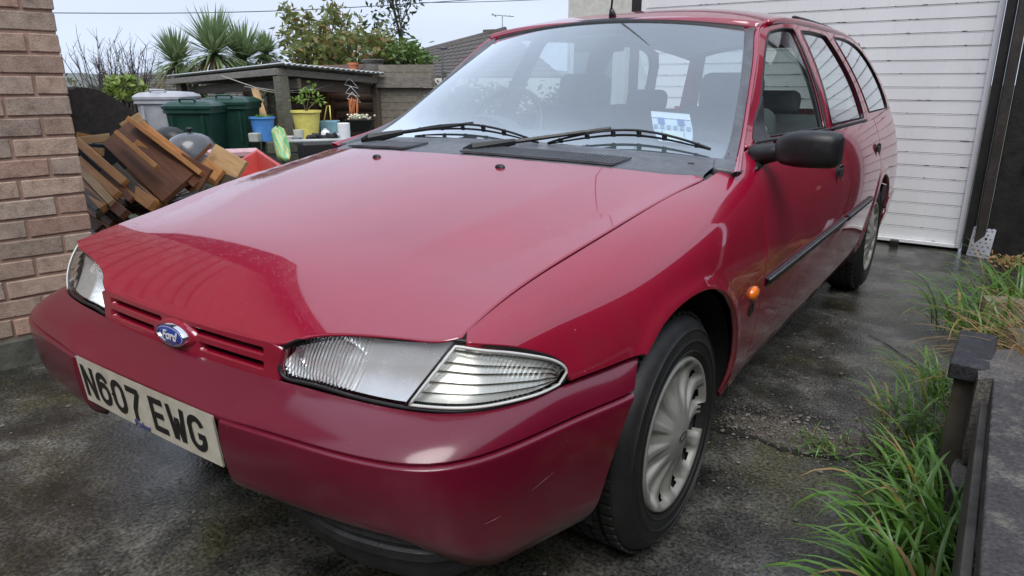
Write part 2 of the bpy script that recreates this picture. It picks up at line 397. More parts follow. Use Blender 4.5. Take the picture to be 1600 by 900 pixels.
def lens_fluted(name, ang, scale, tint=(.93, .95, .95), st=.8):
    m = glass(name, tint, .55, rough=.05); t = m.node_tree
    v = coords(t, 1); wv = N(t, 'ShaderNodeTexWave'); wv.inputs['Scale'].default_value = scale; wv.bands_direction = ang
    t.links.new(v, wv.inputs['Vector']); bp = N(t, 'ShaderNodeBump'); bp.inputs['Strength'].default_value = st; bp.inputs['Distance'].default_value = .01
    t.links.new(wv.outputs['Fac'], bp.inputs['Height'])
    for n in t.nodes:
        if n.type in ('BSDF_GLOSSY', 'FRESNEL'): t.links.new(bp.outputs[0], n.inputs['Normal'])
    return m
def plate_mat():
    m, t, b = new_mat('plate_face'); v = coords(t, 1)
    f = noise(t, v, 30, 6, .7)
    t.links.new(ramp(t, f, [(.3, (.50, .46, .36)), (.62, (.66, .62, .52))]), b.inputs['Base Color']); b.inputs['Roughness'].default_value = .35
    return m
M_plate = plate_mat()
def tyre_mat():
    m, t, b = new_mat('tyre_rubber'); v = coords(t, 1)
    t.links.new(ramp(t, noise(t, v, 20, 6), [(.3, (.006, .006, .0065)), (.75, (.016, .0155, .015))]), b.inputs['Base Color'])
    b.inputs['Roughness'].default_value = .55; bump(t, b, noise(t, v, 160, 4), .25, .003); return m
M_tyre = tyre_mat()
# ------------------------------------------------------------------ panels cut from the surfaces
def densify(P, step, closed=True):
    P = [np.array(p, float) for p in P]; out = []
    n = len(P)
    for i in range(n if closed else n - 1):
        a, b = P[i], P[(i + 1) % n]; k = max(1, int(np.ceil(np.linalg.norm(b - a) / step)))
        out += [a + (b - a) * j / k for j in range(k)]
    if not closed: out.append(P[-1])
    return np.array(out)
def smooth_poly(P, step, closed=False):
    """spline through points"""
    P = np.array(P, float)
    if closed: P = np.vstack([P, P[:1]])
    s = np.r_[0, np.cumsum(np.linalg.norm(np.diff(P, axis=0), axis=1))]
    q = np.linspace(0, s[-1], max(3, int(s[-1] / step) + 1))
    r = NS(s, P)(q); return r[:-1] if closed else r
def inside(P, Q):
    x, y = Q[:, 0], Q[:, 1]; c = np.zeros(len(Q), bool); n = len(P)
    for i in range(n):
        x1, y1 = P[i]; x2, y2 = P[i - 1]
        m = ((y1 > y) != (y2 > y)); c ^= m & (x < (x2 - x1) * (y - y1) / ((y2 - y1) or 1e-12) + x1)
    return c
def segdist(P, Q):
    d = np.full(len(Q), 9.)
    for i in range(len(P)):
        a, b = P[i - 1], P[i]; e = b - a; L = e @ e
        if L < 1e-14: continue
        t = np.clip(((Q - a) @ e) / L, 0, 1); d = np.minimum(d, np.linalg.norm(Q - a - t[:, None] * e, axis=1))
    return d
def region(outline, holes, sp):
    loops = [np.asarray(outline)] + [np.asarray(h) for h in holes]
    lo, hi = loops[0].min(0), loops[0].max(0)
    gx, gy = np.meshgrid(np.arange(lo[0] + sp / 2, hi[0], sp), np.arange(lo[1] + sp / 2, hi[1], sp * .87)); gx = gx.copy(); gx[::2] += sp / 2
    Q = np.stack([gx.ravel(), gy.ravel()], 1); k = inside(loops[0], Q)
    for h in loops[1:]: k &= ~inside(h, Q)
    Q = Q[k]
    for l in loops: Q = Q[segdist(l, Q) > .45 * sp]
    pts = np.vstack(loops + [Q]); E = []; n = 0; lens = []
    for l in loops:
        E += [(n + i, n + (i + 1) % len(l)) for i in range(len(l))]; lens.append((n, len(l))); n += len(l)
    v, e, f, ov, oe, of = delaunay_2d_cdt([Vector(p) for p in pts], E, [], 0, 1e-7)
    mp = {}
    for i, o in enumerate(ov):
        for j in o: mp[j] = i
    V = np.array([tuple(p) for p in v]); F = np.array([tuple(t) for t in f])
    c = V[F].mean(1); k = inside(loops[0], c)
    for h in loops[1:]: k &= ~inside(h, c)
    F = F[k]
    a = V[F]; cr = (a[:, 1, 0] - a[:, 0, 0]) * (a[:, 2, 1] - a[:, 0, 1]) - (a[:, 1, 1] - a[:, 0, 1]) * (a[:, 2, 0] - a[:, 0, 0])
    F[cr < 0] = F[cr < 0][:, ::-1]
    return V, F, [[mp[n0 + i] for i in range(L)] for n0, L in lens]
def panel_arrays(outline, surf, sp, flip=False, holes=(), depth=.014, rnd=.002):
    V, F, loops = region(outline, holes, sp)
    e = 1e-3
    P = surf(V[:, 0], V[:, 1])
    du = surf(V[:, 0] + e, V[:, 1]) - surf(V[:, 0] - e, V[:, 1]); dv = surf(V[:, 0], V[:, 1] + e) - surf(V[:, 0], V[:, 1] - e)
    Nn = np.cross(du, dv); Nn /= np.linalg.norm(Nn, axis=1)[:, None] + 1e-12
    F = [tuple(f) for f in F]
    if flip: Nn = -Nn; F = [f[::-1] for f in F]
    P, Nn = P.tolist(), Nn.tolist()
    if depth:
        for L in loops:
            pl = np.array([P[i] for i in L]); nl = np.array([Nn[i] for i in L])
            tg = np.roll(pl, -1, 0) - np.roll(pl, 1, 0)
            area = V[L]; sgn = np.sum(area[:, 0] * np.roll(area[:, 1], -1) - np.roll(area[:, 0], -1) * area[:, 1])
            outw = np.cross(tg, nl); outw /= np.linalg.norm(outw, axis=1)[:, None] + 1e-12
            if flip: outw = -outw
            if sgn < 0: outw = -outw
            if L is not loops[0]: outw = -outw
            n0 = len(P); m = len(L)
            P += (pl - nl * rnd + outw * rnd * .8).tolist(); q = nl + outw; Nn += (q / np.linalg.norm(q, axis=1)[:, None]).tolist()
            P += (pl - nl * depth + outw * rnd * .8).tolist(); Nn += outw.tolist()
            rev = (sgn < 0) ^ (L is not loops[0]) ^ flip
            for i in range(m):
                j = (i + 1) % m
                for a, b in ((L, n0), (None, None)):
                    if a is not None: f = (L[i], n0 + i, n0 + j, L[j])
                    else: f = (n0 + i, n0 + m + i, n0 + m + j, n0 + j)
                    F.append(f[::-1] if rev else f)
    return np.array(P), F, np.array(Nn)
def fix_rings(P, F, Nn): return P, F, Nn
def panel(name, outline, surf, mat, parent, sp=.025, flip=False, holes=(), depth=.014, mirror=False, rnd=.002):
    P, F, Nn = panel_arrays(outline, surf, sp, flip, holes, depth, rnd)
    if mirror: P = P * [-1, 1, 1]; Nn = Nn * [-1, 1, 1]; F = [f[::-1] for f in F]
    # face winding follows the stored normals
    F2 = []
    for f in F:
        a, b, c = P[f[0]], P[f[1]], P[f[2]]
        F2.append(f if np.dot(np.cross(b - a, c - a), Nn[f[0]] + Nn[f[1]] + Nn[f[2]]) >= 0 else f[::-1])
    return mesh(name, P, F2, mat, parent, True, Nn)
def curve_tube(name, P, r, mat, parent, n=8, mirror=False, closed=False):
    P = np.asarray(P, float) * ([-1, 1, 1] if mirror else [1, 1, 1])
    if closed: P = np.vstack([P, P[:1]])
    return MB().tube(P.tolist(), r, n).build(name, mat, parent, True)
def text_mesh(name, s, size, mat, parent, M, shear=0, thick=.0006, spacing=1.0, bold=0.0):
    c = bpy.data.curves.new(name, 'FONT'); c.body = s; c.size = size; c.align_x = 'CENTER'; c.align_y = 'CENTER'; c.extrude = thick; c.shear = shear; c.space_character = spacing; c.offset = bold
    tmp = bpy.data.objects.new(name + '_tmp', c); col.objects.link(tmp)
    dg = bpy.context.evaluated_depsgraph_get(); me = bpy.data.meshes.new_from_object(tmp.evaluated_get(dg))
    bpy.data.objects.remove(tmp)
    me.transform(Matrix.Translation(Vector(-ORG[parent.name])) @ M); me.materials.clear(); me.materials.append(mat)
    o = bpy.data.objects.new(name, me); col.objects.link(o); o.parent = parent; ORG[o.name] = ORG[parent.name]; return o

# ------------------------------------------------------------------ the car
car = root('estate_car', (0, 2.2, 0), 'dark red estate car, wet, parked on the concrete drive before the white garage door', 'car')

# bonnet
_xf = [0, .119, .236, .326, .369, .426, .497, .587, .655, .664]
_yf = [.124, .124, .128, .132, .154, .175, .192, .210, .236, .246]
fr = smooth_poly(list(zip(_xf, _yf)), .012)
sd_y = np.linspace(.262, 1.195, 60); shl = np.stack([XS(sd_y) - .0042, sd_y], 1)
rx = np.linspace(.70, 0, 36); rr = np.stack([rx, yrear(rx)], 1)
half = np.vstack([fr, shl, rr])
hood_out = np.vstack([half, (half[1:-1] * [-1, 1])[::-1]])
bonnet = panel('bonnet', hood_out, hood, M_paint, car, .022, depth=.006, rnd=.003)
for mir in (False, True):      # dark strip below the surface, standing in for the shut line's shade
    yy_ = np.linspace(.25, 1.23, 50); q_ = np.stack([XS(yy_), yy_, ZS(yy_) - .013], 1); curve_tube('shut_line_shade', q_, .0085, M_dark, bonnet, 6, mir)
curve_tube('bonnet_lip_shade', np.array([(x, float(np.interp(abs(x), _xf, _yf)) + .022, float(hood([x], [np.interp(abs(x), _xf, _yf)])[0, 2]) - .012) for x in np.linspace(-.64, .64, 60)]), .008, M_dark, bonnet, 6)  # dark strip standing in for the shade under the bonnet's front lip
# front wings
_ly = smooth_poly([(.669, .236, .673), (.697, .258, .667), (.72, .289, .659), (.75, .346, .637), (.771, .390, .613), (.785, .409, .586), (.784, .408, .566)], .01)
def wing(mirror):
    o = []
    o += [(y, _su[1] + .0012) for y in np.linspace(1.215, .262, 60)]                        # along the bonnet
    lam = _ly[1:]; o += list(zip(lam[:, 1], u_of(lam[:, 1], lam[:, 2])))
    by = np.linspace(.43, .608, 14); o += list(zip(by, u_of(by, .567 + 0 * by)))
    ar = smooth_poly(FARCH[5:], .012); ar = ar[ar[:, 1] > .232]; o += list(zip(ar[:, 0], u_of(ar[:, 0], ar[:, 1])))
    dl = smooth_poly([(1.352, .235), (1.352, .33), (1.350, .43), (1.352, .53), (1.362, .62), (1.368, .68), (1.370, .75), (1.358, .812), (1.353, .845)], .012)
    o += list(zip(dl[:, 0], u_of(dl[:, 0], dl[:, 1])))
    o += [(1.352, _su[1] * 1.05), (1.30, _su[1] * 1.0), (1.25, _su[1] * .985)]
    return panel('front_wing', o, side, M_side, car, .02, flip=True, mirror=mirror, depth=.016)
W_R, W_L = wing(False), wing(True)

# doors: lower skin, window frame, glass, seal, handle, rubbing strip
BELT = .906
M_lining = plain('grey_lining', (.24, .25, .26), .8)
fd_low = smooth_poly([(1.359, .33), (1.357, .43), (1.359, .53), (1.369, .62), (1.375, .68), (1.377, .75), (1.362, .814), (1.342, .848)], .014).tolist() + \
    [(1.345, BELT)] + [(y, BELT) for y in np.arange(1.4, 2.46, .04)] + [(2.465, BELT)] + smooth_poly([(2.492, .86), (2.515, .73), (2.512, .6), (2.515, .45), (2.525, .325)], .014).tolist() + \
    [(y, .325) for y in np.arange(2.48, 1.37, -.04)]
ra = lambda a: (RARC_C[0] + (RARC_R + .03) * math.cos(a), RARC_C[1] + (RARC_R + .03) * math.sin(a))
rd_low = [(2.532, .325), (2.522, .45), (2.519, .6), (2.522, .73), (2.499, .86), (2.472, BELT)] + [(y, BELT) for y in np.arange(2.5, 3.42, .04)] + \
    [(3.425, BELT), (3.438, .80), (3.43, .70)] + [ra(a) for a in np.linspace(math.radians(108), math.radians(172), 14)] + [(y, .325) for y in np.arange(3.14, 2.55, -.04)]
fg = smooth_poly([(1.60, .921), (1.69, .957), (1.822, 1.056), (1.972, 1.183), (2.06, 1.239)], .02).tolist() + smooth_poly([(2.078, 1.248), (2.111, 1.261), (2.16, 1.270), (2.28, 1.284), (2.395, 1.289)], .02).tolist() + \
    smooth_poly([(2.412, 1.28), (2.397, 1.17), (2.378, 1.05), (2.352, .928)], .02).tolist() + [(2.34, .921)]
rg = [(2.447, .927)] + smooth_poly([(2.462, 1.0), (2.5, 1.16), (2.522, 1.27)], .02).tolist() + smooth_poly([(2.54, 1.289), (2.75, 1.295), (2.985, 1.292)], .02).tolist() + \
    smooth_poly([(3.005, 1.283), (3.065, 1.21), (3.125, 1.115), (3.165, 1.0), (3.178, .935)], .02).tolist() + [(3.165, .927)]
qg = [(3.352, .945)] + smooth_poly([(3.33, .98), (3.25, 1.137), (3.19, 1.25), (3.178, 1.285)], .02).tolist() + smooth_poly([(3.20, 1.296), (3.5, 1.296), (3.70, 1.277), (3.82, 1.245), (3.93, 1.17), (4.01, 1.06), (4.045, .962)], .02).tolist() + [(4.03, .948)]
c2yz = [(float(p[1]), float(p[2])) for p in C2(np.linspace(.10, .985, 40))]
_c2f = [(y + .005, z - .004) for y, z in c2yz if z > BELT + .008]
ff = [(_c2f[0][0] + .004, BELT + .001)] + _c2f + [(2.235, 1.3115), (2.3, 1.316), (2.456, 1.3225), (2.445, 1.2), (2.43, 1.05), (2.40, .93), (2.398, BELT + .001)]
rf = [(2.405, BELT + .001), (2.407, .93), (2.437, 1.05), (2.452, 1.2), (2.463, 1.3227), (2.75, 1.327), (3.03, 1.326), (3.07, 1.30), (3.15, 1.19), (3.22, 1.06), (3.255, .95), (3.262, BELT + .001)]
qf = [(3.27, .9075), (3.263, .95), (3.228, 1.06), (3.157, 1.19), (3.078, 1.302), (3.055, 1.326), (3.4, 1.322), (3.7, 1.308), (3.9, 1.27), (4.02, 1.19), (4.12, 1.06), (4.18, .9075)]
def door(low, fo, gl, hy, hz, sy, mirror, front):
    sgn = -1 if mirror else 1
    L = densify(low, .02); out = list(zip(L[:, 0], u_of(L[:, 0], L[:, 1])))
    d = panel('door', out, side, M_side, car, .022, flip=True, mirror=mirror, depth=.016)
    panel('window_frame', densify(fo, .02), upper, M_side, d, .02, holes=[np.array(gl)], depth=.012, mirror=mirror)
    panel('frame_lining', densify(fo, .03), lambda y, z: upper(y, z, -.020), M_lining, d, .03, holes=[np.array(gl)], depth=0, mirror=mirror)
    G = np.array(gl)
    gp = panel('window_glass', G, lambda y, z: upper(y, z, -.008), M_glass, d, .03, depth=0, mirror=mirror)
    curve_tube('window_seal', upper(G[:, 0], G[:, 1], -.001), .005, M_rubber, d, 6, mirror, True)
    # belt moulding
    by = np.linspace(gl[0][0] - .03, gl[-1][0] + .03, 20); curve_tube('belt_moulding', upper(by, .912 + 0 * by, .003), .008, M_rubber, d, 6, mirror)
    # handle: dished recess and flap
    c = side_yz([hy], [hz])[0] * [sgn, 1, 1]
    m = MB(); th = np.linspace(0, 2 * math.pi, 25)[:-1]
    ringo = [(c[0] + sgn * .001, c[1] + .062 * np.sign(math.cos(a)) * abs(math.cos(a)) ** .6, c[2] + .040 * np.sign(math.sin(a)) * abs(math.sin(a)) ** .6) for a in th]
    ringm = [(c[0] + sgn * .006, c[1] + (p[1] - c[1]) * .92, c[2] + (p[2] - c[2]) * .9) for p in ringo]
    ringi = [(c[0] - sgn * .012, c[1] + (p[1] - c[1]) * .78, c[2] + (p[2] - c[2]) * .7) for p in ringo]
    n = 24; V = ringo + ringm + ringi + [(c[0] - sgn * .014, c[1], c[2])]; F = []
    for k in range(2):
        for i in range(n): F.append((k * n + i, k * n + (i + 1) % n, (k + 1) * n + (i + 1) % n, (k + 1) * n + i))
    for i in range(n): F.append((2 * n + i, 2 * n + (i + 1) % n, 3 * n))
    h = mesh('door_handle', V, F, M_black, d, 'auto')
    f = MB().box((c[0] + sgn * .004, c[1], c[2] + .013), (.012, .086, .028)); f.build('handle_flap', M_black, d, bevel=.005, seg=2)
    if front:
        k = MB().lathe([(.0, .004), (.011, .004), (.012, 0)], (0, 0, 0), 14, 'X'); k.V = [(c[0] + sgn * (v[0] + .001), v[1] + c[1] + .012, v[2] + c[2] - .062) for v in k.V]; k.build('door_lock', M_chrome, d, True)
    # rubbing strip with a bright insert
    ys = np.linspace(sy[0], sy[1], 40); P = side_yz(ys, .541 + .004 * (ys - 1.36))
    prof = [(-.004, -.0145), (.007, -.012), (.011, -.006), (.012, .006), (.008, .012), (-.004, .0145)]
    Gd = np.array([[(p[0] + a, p[1], p[2] + b) for a, b in prof] for p in P]); Gd[0, :, 0] -= .006; Gd[-1, :, 0] -= .006
    Gd[:, :, 0] *= sgn; MB().grid(Gd).build('rubbing_strip', M_black, d, True)
    Pi = P + [.011, 0, .0085]; curve_tube('strip_insert', Pi, .0032, M_grey, d, 6, mirror)
    return d
doors = []
for mir in (False, True):
    doors.append(door(fd_low, ff, fg, 2.365, .742, (1.372, 2.500), mir, True))
    doors.append(door(rd_low, rf, rg, 3.33, .760, (2.538, 3.155), mir, False))
# rear quarter, with its glass
def quarter(mirror):
    low = [(3.434, BELT), (3.447, .80), (3.439, .70)] + [ra(a) for a in np.linspace(math.radians(106), math.radians(176), 14)] + [(RARC_C[0] - RARC_R, .29)] + \
        [(RARC_C[0] + RARC_R * math.cos(a), RARC_C[1] + RARC_R * math.sin(a)) for a in np.linspace(math.radians(176), math.radians(20), 30)] + [(3.95, .46), (4.2, .47), (4.48, .47), (4.49, .7), (4.46, BELT)] + [(y, BELT) for y in np.arange(4.4, 3.45, -.05)]
    L = densify(low, .02); q = panel('rear_quarter', list(zip(L[:, 0], u_of(L[:, 0], L[:, 1]))), side, M_side, car, .03, flip=True, mirror=mirror)
    panel('quarter_frame', densify(qf, .02), upper, M_side, q, .025, holes=[np.array(qg)], depth=.012, mirror=mirror)
    panel('frame_lining', densify(qf, .03), lambda y, z: upper(y, z, -.020), M_lining, q, .03, holes=[np.array(qg)], depth=0, mirror=mirror)
    G = np.array(qg); panel('quarter_glass', G, lambda y, z: upper(y, z, -.006), M_glass, q, .03, depth=0, mirror=mirror)
    curve_tube('window_seal', upper(G[:, 0], G[:, 1], -.001), .0045, M_rubber, q, 6, mirror, True)
    # rear bumper end
    b = [(3.94, .45), (3.87, .36), (3.88, .26), (4.47, .26), (4.485, .46)]
    B = densify(b, .02); panel('rear_bumper', list(zip(B[:, 0], u_of(B[:, 0], B[:, 1]))), lambda y, u: side(y, u) + [.008, 0, 0], M_bump, car, .03, flip=True, mirror=mirror)
    return q
quarter(False); quarter(True)
# sills
for mir in (False, True):
    sy = np.linspace(1.20, 3.20, 50); G = []
    for z, dx in ((.322, -.004), (.30, .0), (.26, -.004), (.22, -.012), (.19, -.03), (.17, -.07)):
        p = side_yz(sy, np.full(50, max(z, .222))); p[:, 2] = z; p[:, 0] += dx; G.append(p)
    G = np.array(G); G[:, :, 0] *= (-1 if mir else 1); MB().grid(G).build('sill', M_side, car, True)
# roof
yy = np.linspace(2.03, 4.33, 60)
rfr = [(x, 1.988 + .042 * (x / .54) ** 2) for x in np.linspace(0, .575, 20)]
rhalf = rfr + [(RXE(np.array([y]))[0], y) for y in yy] + [(x, 4.33) for x in np.linspace(.48, 0, 12)]
rhalf = np.array(rhalf); roof_out = np.vstack([rhalf, (rhalf[1:-1] * [-1, 1])[::-1]])
rp = panel('roof', roof_out, roof, M_paint, car, .04, depth=.03, rnd=.004)
for s in (-1, 1):
    ey = np.linspace(2.12, 4.30, 60); E_ = roof(RXE(ey) * .985, ey); E_[:, 0] += .012; E_[:, 2] -= .012
    curve_tube('drip_rail', E_, .013, M_side, car, 8, s < 0)
    rl = np.linspace(2.75, 4.2, 30); E2 = roof(RXE(rl) * .90, rl); E2[:, 2] += .004; curve_tube('roof_rail', E2, .009, M_black, car, 8, s < 0)
# windscreen, its seal and the pillars
ss, tt = np.meshgrid(np.linspace(-1, 1, 49), np.linspace(0, 1, 25)); Gs = screen(ss.ravel(), tt.ravel()).reshape(25, 49, 3)
ws = MB().grid(Gs).build('windscreen', M_screen, car, True)
top = screen(np.linspace(-1, 1, 41), np.full(41, 1.0)); Gt = np.array([top + [0, -.006, -.006], top + [0, -.005, .002], top + [0, .006, .010], top + [0, .03, .018]])
MB().grid(Gt).build('windscreen_seal', M_rubber, ws, True)
def pillar(mirror):
    t = np.linspace(.0, .985, 44); a = C0(t); c = C2(t * .985); k = []
    for b, off in ((0, -.010), (0, .003), (.06, .006), (.45, .009), (.60, .007), (.605, .0)):
        p = a + (c - a) * b; k.append(p + np.array([.45, -.55, .70]) * off)
    G = np.array(k); G[:, :, 0] *= (-1 if mirror else 1); MB().grid(G).build('pillar_trim', M_grey, ws, 'auto')
    t = np.linspace(-.06, .985, 44); a = C0(t); c = C2(t * .985); k = []
    for b, off in ((.602, -.002), (.62, .003), (.66, .008), (.76, .010), (.88, .008), (.96, .002), (.985, -.004), (.99, -.02)):
        p = a + (c - a) * b; k.append(p + np.array([.62, -.45, .60]) * off)
    G = np.array(k); G[:, :, 0] *= (-1 if mirror else 1); MB().grid(G).build('pillar', M_paint, car, True)
pillar(False); pillar(True)
# scuttle panel with air vents
xs_ = np.linspace(-.718, .718, 61); h0 = hood(xs_, yrear(xs_)); k = []
s_ = np.clip(xs_ / .723, -1, 1); gb = screen(s_, np.full(61, .055)); gb[:, 0] = xs_
for f, dz in ((-.05, -.030), (-.02, -.012), (.03, -.004), (.10, -.001), (.5, .002), (.9, .002), (1.0, .003), (1.03, -.002)):
    p = h0 + (gb - h0) * f; p[:, 2] += dz; k.append(p)
sct = MB().grid(np.array(k)).build('scuttle_panel', M_grey, car, True)
def on_scut(x, f): p = hood([np.clip(x, -.73, .73)], [yrear(x)])[0]; q = screen([x / .723], [.055])[0]; r = p + (q - p) * f; r[0] = x; return r
for x0, x1 in ((.02, .50), (-.56, -.22)):
    xs2 = np.linspace(x0, x1, 14); G = np.array([[on_scut(x, f) + [0, 0, .0035] for x in xs2] for f in (.10, .5)]); MB().grid(G).build('vent_recess', M_dark, sct)
    n = int((x1 - x0) / .0105); m = MB()
    for i in range(n + 1):
        x = x0 + (x1 - x0) * i / n; m.bar(on_scut(x, .09) + [0, 0, .006], on_scut(x + .006, .51) + [0, 0, .006], .0042, .006)
    m.bar(on_scut(x0, .09) + [0, 0, .006], on_scut((x0 + x1) / 2, .09) + [0, 0, .006], .006, .007); m.bar(on_scut((x0 + x1) / 2, .09) + [0, 0, .006], on_scut(x1, .09) + [0, 0, .006], .006, .007)
    m.build('vent_grille', M_grey, sct)
for mir in (False, True):
    a_ = np.array([(.706, 1.208, .838), (.712, 1.26, .848), (.716, 1.31, .857), (.716, 1.36, .868)]); b_ = np.array([(.748, 1.205, .836), (.768, 1.26, .846), (.786, 1.31, .854), (.79, 1.345, .862)])
    G = np.array([a_ + (b_ - a_) * f - [0, 0, .006] for f in np.linspace(0, 1, 5)]); G[:, :, 0] *= (-1 if mir else 1); MB().grid(G).build('scuttle_corner', M_grey, sct, True)
for sg in (1, -1): MB().box((.742 * sg, 1.322, .861), (.066, .085, .026), .35 * sg, .25, .12 * sg).build('pillar_foot', M_grey, sct, bevel=.010, seg=3)
bp = on_scut(.655, .62); MB().lathe([(0, .004), (.010, .003), (.012, -.002)], bp, 14).build('scuttle_plug', M_black, sct, True)
# washer jets
for x in (.237, -.237):
    p = hood([x], [.955])[0]; m = MB().lathe([(.014, -.002), (.013, .004), (.009, .0075), (.003, .009), (0, .009)], p, 16, 'Z', 1.15, .8); m.build('washer_jet', M_black, car, True)
# wipers
def wiper(piv, elbow, mid, b0, bm, b1):
    wv = MB()
    P = np.array([piv, elbow, mid], float); wv.tube([P[0] + [-.03, -.005, -.006], P[0], P[0] + (P[1] - P[0]) * .55, P[1]], [.010, .020, .015, .010], 8)
    wv.tube([P[1], P[2]], [.0075, .006], 6)
    a = wv.build('wiper', M_black, car, 'auto')
    bl = smooth_poly([b0, bm, b1], .02); m = MB()
    up = np.array([0, -.35, .75])
    G = []
    for i, p in enumerate(bl):
        t = i / (len(bl) - 1); h = .012 + .016 * math.sin(math.pi * t) ** .6
        G.append([p, p + up * h * .35])
    m.grid(np.array(G)); 
    m2 = MB(); m2.tube([q + up * (.006 + .020 * math.sin(math.pi * i / (len(bl) - 1)) ** .7) for i, q in enumerate(bl)], .0042, 6)
    for t in (.08, .25, .42, .58, .75, .92):
        i = int(t * (len(bl) - 1)); q = bl[i]; m2.bar(q, q + up * (.010 + .020 * math.sin(math.pi * t) ** .7), .014, .006)
    m.build('rubber_blade', M_rubber, a); m2.build('blade_frame', M_black, a, True)
    return a
wiper((.03, 1.10, .893), (.115, 1.205, .912), (.36, 1.372, .953), (.19, 1.278, .901), (.42, 1.385, .930), (.672, 1.395, .899))
wiper((-.52, 1.20, .893), (-.44, 1.29, .915), (-.17, 1.36, .952), (-.453, 1.362, .912), (-.168, 1.348, .929), (.155, 1.278, .902))

# front bumper
def bpanel(name, o, mat, off=None, sp=.022, depth=.018):
    f = bumper if off is None else off
    return panel(name, densify(o, .03), f, mat, car, sp, flip=True, depth=depth, rnd=.0025)
S1 = 1.26
e_up = [(bs_of_y(.596 - .03 * (1 - (w - 0)) * 0 + 0), w) for w in (0, .5, 1)]
Send = float(bs_of_y(.556))
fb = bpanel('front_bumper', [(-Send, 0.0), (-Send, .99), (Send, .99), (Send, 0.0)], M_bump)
wend = [(float(bs_of_y(y)), w) for y, w in ((.556, 1.002), (.530, 1.22), (.505, 1.45), (.482, 1.68), (.464, 1.9), (.452, 2.0))]
RC = .276
for sg in (1, -1):
    o = [(RC, 1.002)] + [(q, w) for q, w in wend] + [(RC, 2.0)]
    o = [(q * sg, w) for q, w in o]
    L = densify(o, .03)
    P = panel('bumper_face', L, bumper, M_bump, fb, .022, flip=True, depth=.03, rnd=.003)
# recess behind the number plate
G = np.array([[bumper([s], [w])[0] + [0, .045, 0] for s in np.linspace(-RC - .01, RC + .01, 25)] for w in np.linspace(1.0, 2.0, 8)])
MB().grid(G).build('plate_recess', M_bump, fb, True)
# groove line shadow strip under the ledge
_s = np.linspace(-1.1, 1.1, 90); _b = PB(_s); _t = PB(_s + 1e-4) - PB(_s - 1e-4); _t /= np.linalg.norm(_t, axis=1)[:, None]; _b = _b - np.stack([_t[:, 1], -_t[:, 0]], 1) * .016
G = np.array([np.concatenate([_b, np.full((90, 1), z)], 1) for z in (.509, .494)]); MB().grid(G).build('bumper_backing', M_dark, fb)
M_scuff = plain('scuffed_primer', (.22, .11, .12), .7)
M_lip = plain('scuffed_black_plastic', (.018, .018, .020), .5, bmp=.3, bscale=200, var=.5)
# pale scuffs rubbed into the near corner
for s0, s1, w0, w1 in ((.80, .84, 1.62, 1.58), (.90, .96, 1.50, 1.44)):
    q_ = np.linspace(0, 1, 9); P_ = bumper(s0 + (s1 - s0) * q_, w0 + (w1 - w0) * q_); c_ = PB(np.array([(s0 + s1) / 2]))[0]; od = np.array([PB([s1])[0][1] - PB([s0])[0][1], PB([s0])[0][0] - PB([s1])[0][0], 0]); od /= np.linalg.norm(od)
    hw = (.0011 * np.sin(np.pi * q_) * (.5 + .5 * np.abs(np.sin(q_ * 17))))[:, None] * np.array([[0, 0, 1]]); MB().grid(np.array([P_ + od * .0012 + hw, P_ + od * .0012 - hw])).build('scuff', M_scuff, fb)
# black lower strip; valance coloured dark to stand for its shade
def sweep(name, prof, smax, mat, smin=None):
    s = np.linspace(-smax if smin is None else smin, smax, 120); b = PB(s); e = 1e-4; tn = PB(s + e) - PB(s - e); tn /= np.linalg.norm(tn, axis=1)[:, None]; n = np.stack([tn[:, 1], -tn[:, 0]], 1)
    k = (-.10 + .097 * sstep(.12, .55, s))[:, None]; G = np.array([np.concatenate([b + n * (o + k), np.full((120, 1), z)], 1) for o, z in prof]); return MB().grid(G).build(name, mat, fb, 'auto')
sweep('lower_strip', [(-.030, .352), (-.024, .334), (-.030, .330), (-.030, .322), (-.024, .318), (-.026, .300), (-.034, .296), (-.07, .294)], .835, M_lip, -.10)
sweep('lower_valance', [(-.045, .285), (-.050, .25), (-.075, .225), (-.13, .215)], 1.0, M_lip)
# number plate
pl = MB(); n = 14; xs3 = np.linspace(-.26, .26, n)
pf = [(x, .0145 + .003 * (x / .26) ** 2, .5035) for x in xs3]; pb = [(x, .0245 + .003 * (x / .26) ** 2, .393) for x in xs3]
G = np.array([pf, pb]); pl.grid(G[:, ::-1]); G2 = G + [0, .003, 0]; pl.grid(G2)
plate = pl.build('number_plate', M_plate, car)
def plate_pt(u, v, d=.0012):        # u across, v up from the plate's lower edge
    t = v / .111; return (u, .0245 - .010 * t + .003 * (u / .26) ** 2 - d, .393 + .1105 * t)
def strokes(name, paths, x0, wd=.0145):
    m = MB()
    for P in paths:
        P = densify(P, .006, False); tg = np.gradient(P, axis=0); tg /= np.linalg.norm(tg, axis=1)[:, None] + 1e-9; nn = np.stack([-tg[:, 1], tg[:, 0]], 1)
        a, b = P + nn * wd / 2, P - nn * wd / 2
        m.grid(np.array([[plate_pt(x0 + q[0], .016 + q[1]) for q in a], [plate_pt(x0 + q[0], .016 + q[1]) for q in b]]))
    return m.build(name, M_ink, plate)
W_, H_ = .054, .079
def arc(cx, cy, rx_, ry_, a0, a1, n=14): return [(cx + rx_ * math.cos(math.radians(a)), cy + ry_ * math.sin(math.radians(a))) for a in np.linspace(a0, a1, n)]
h_ = .0065; r_ = W_ / 2 - h_
def rr_loop(y0, y1, a0=0): 
    return arc(W_ / 2, y1 - r_, r_, r_, 0, 180) + arc(W_ / 2, y0 + r_, r_, r_, 180, 360) + [(W_ - h_, y1 - r_)]
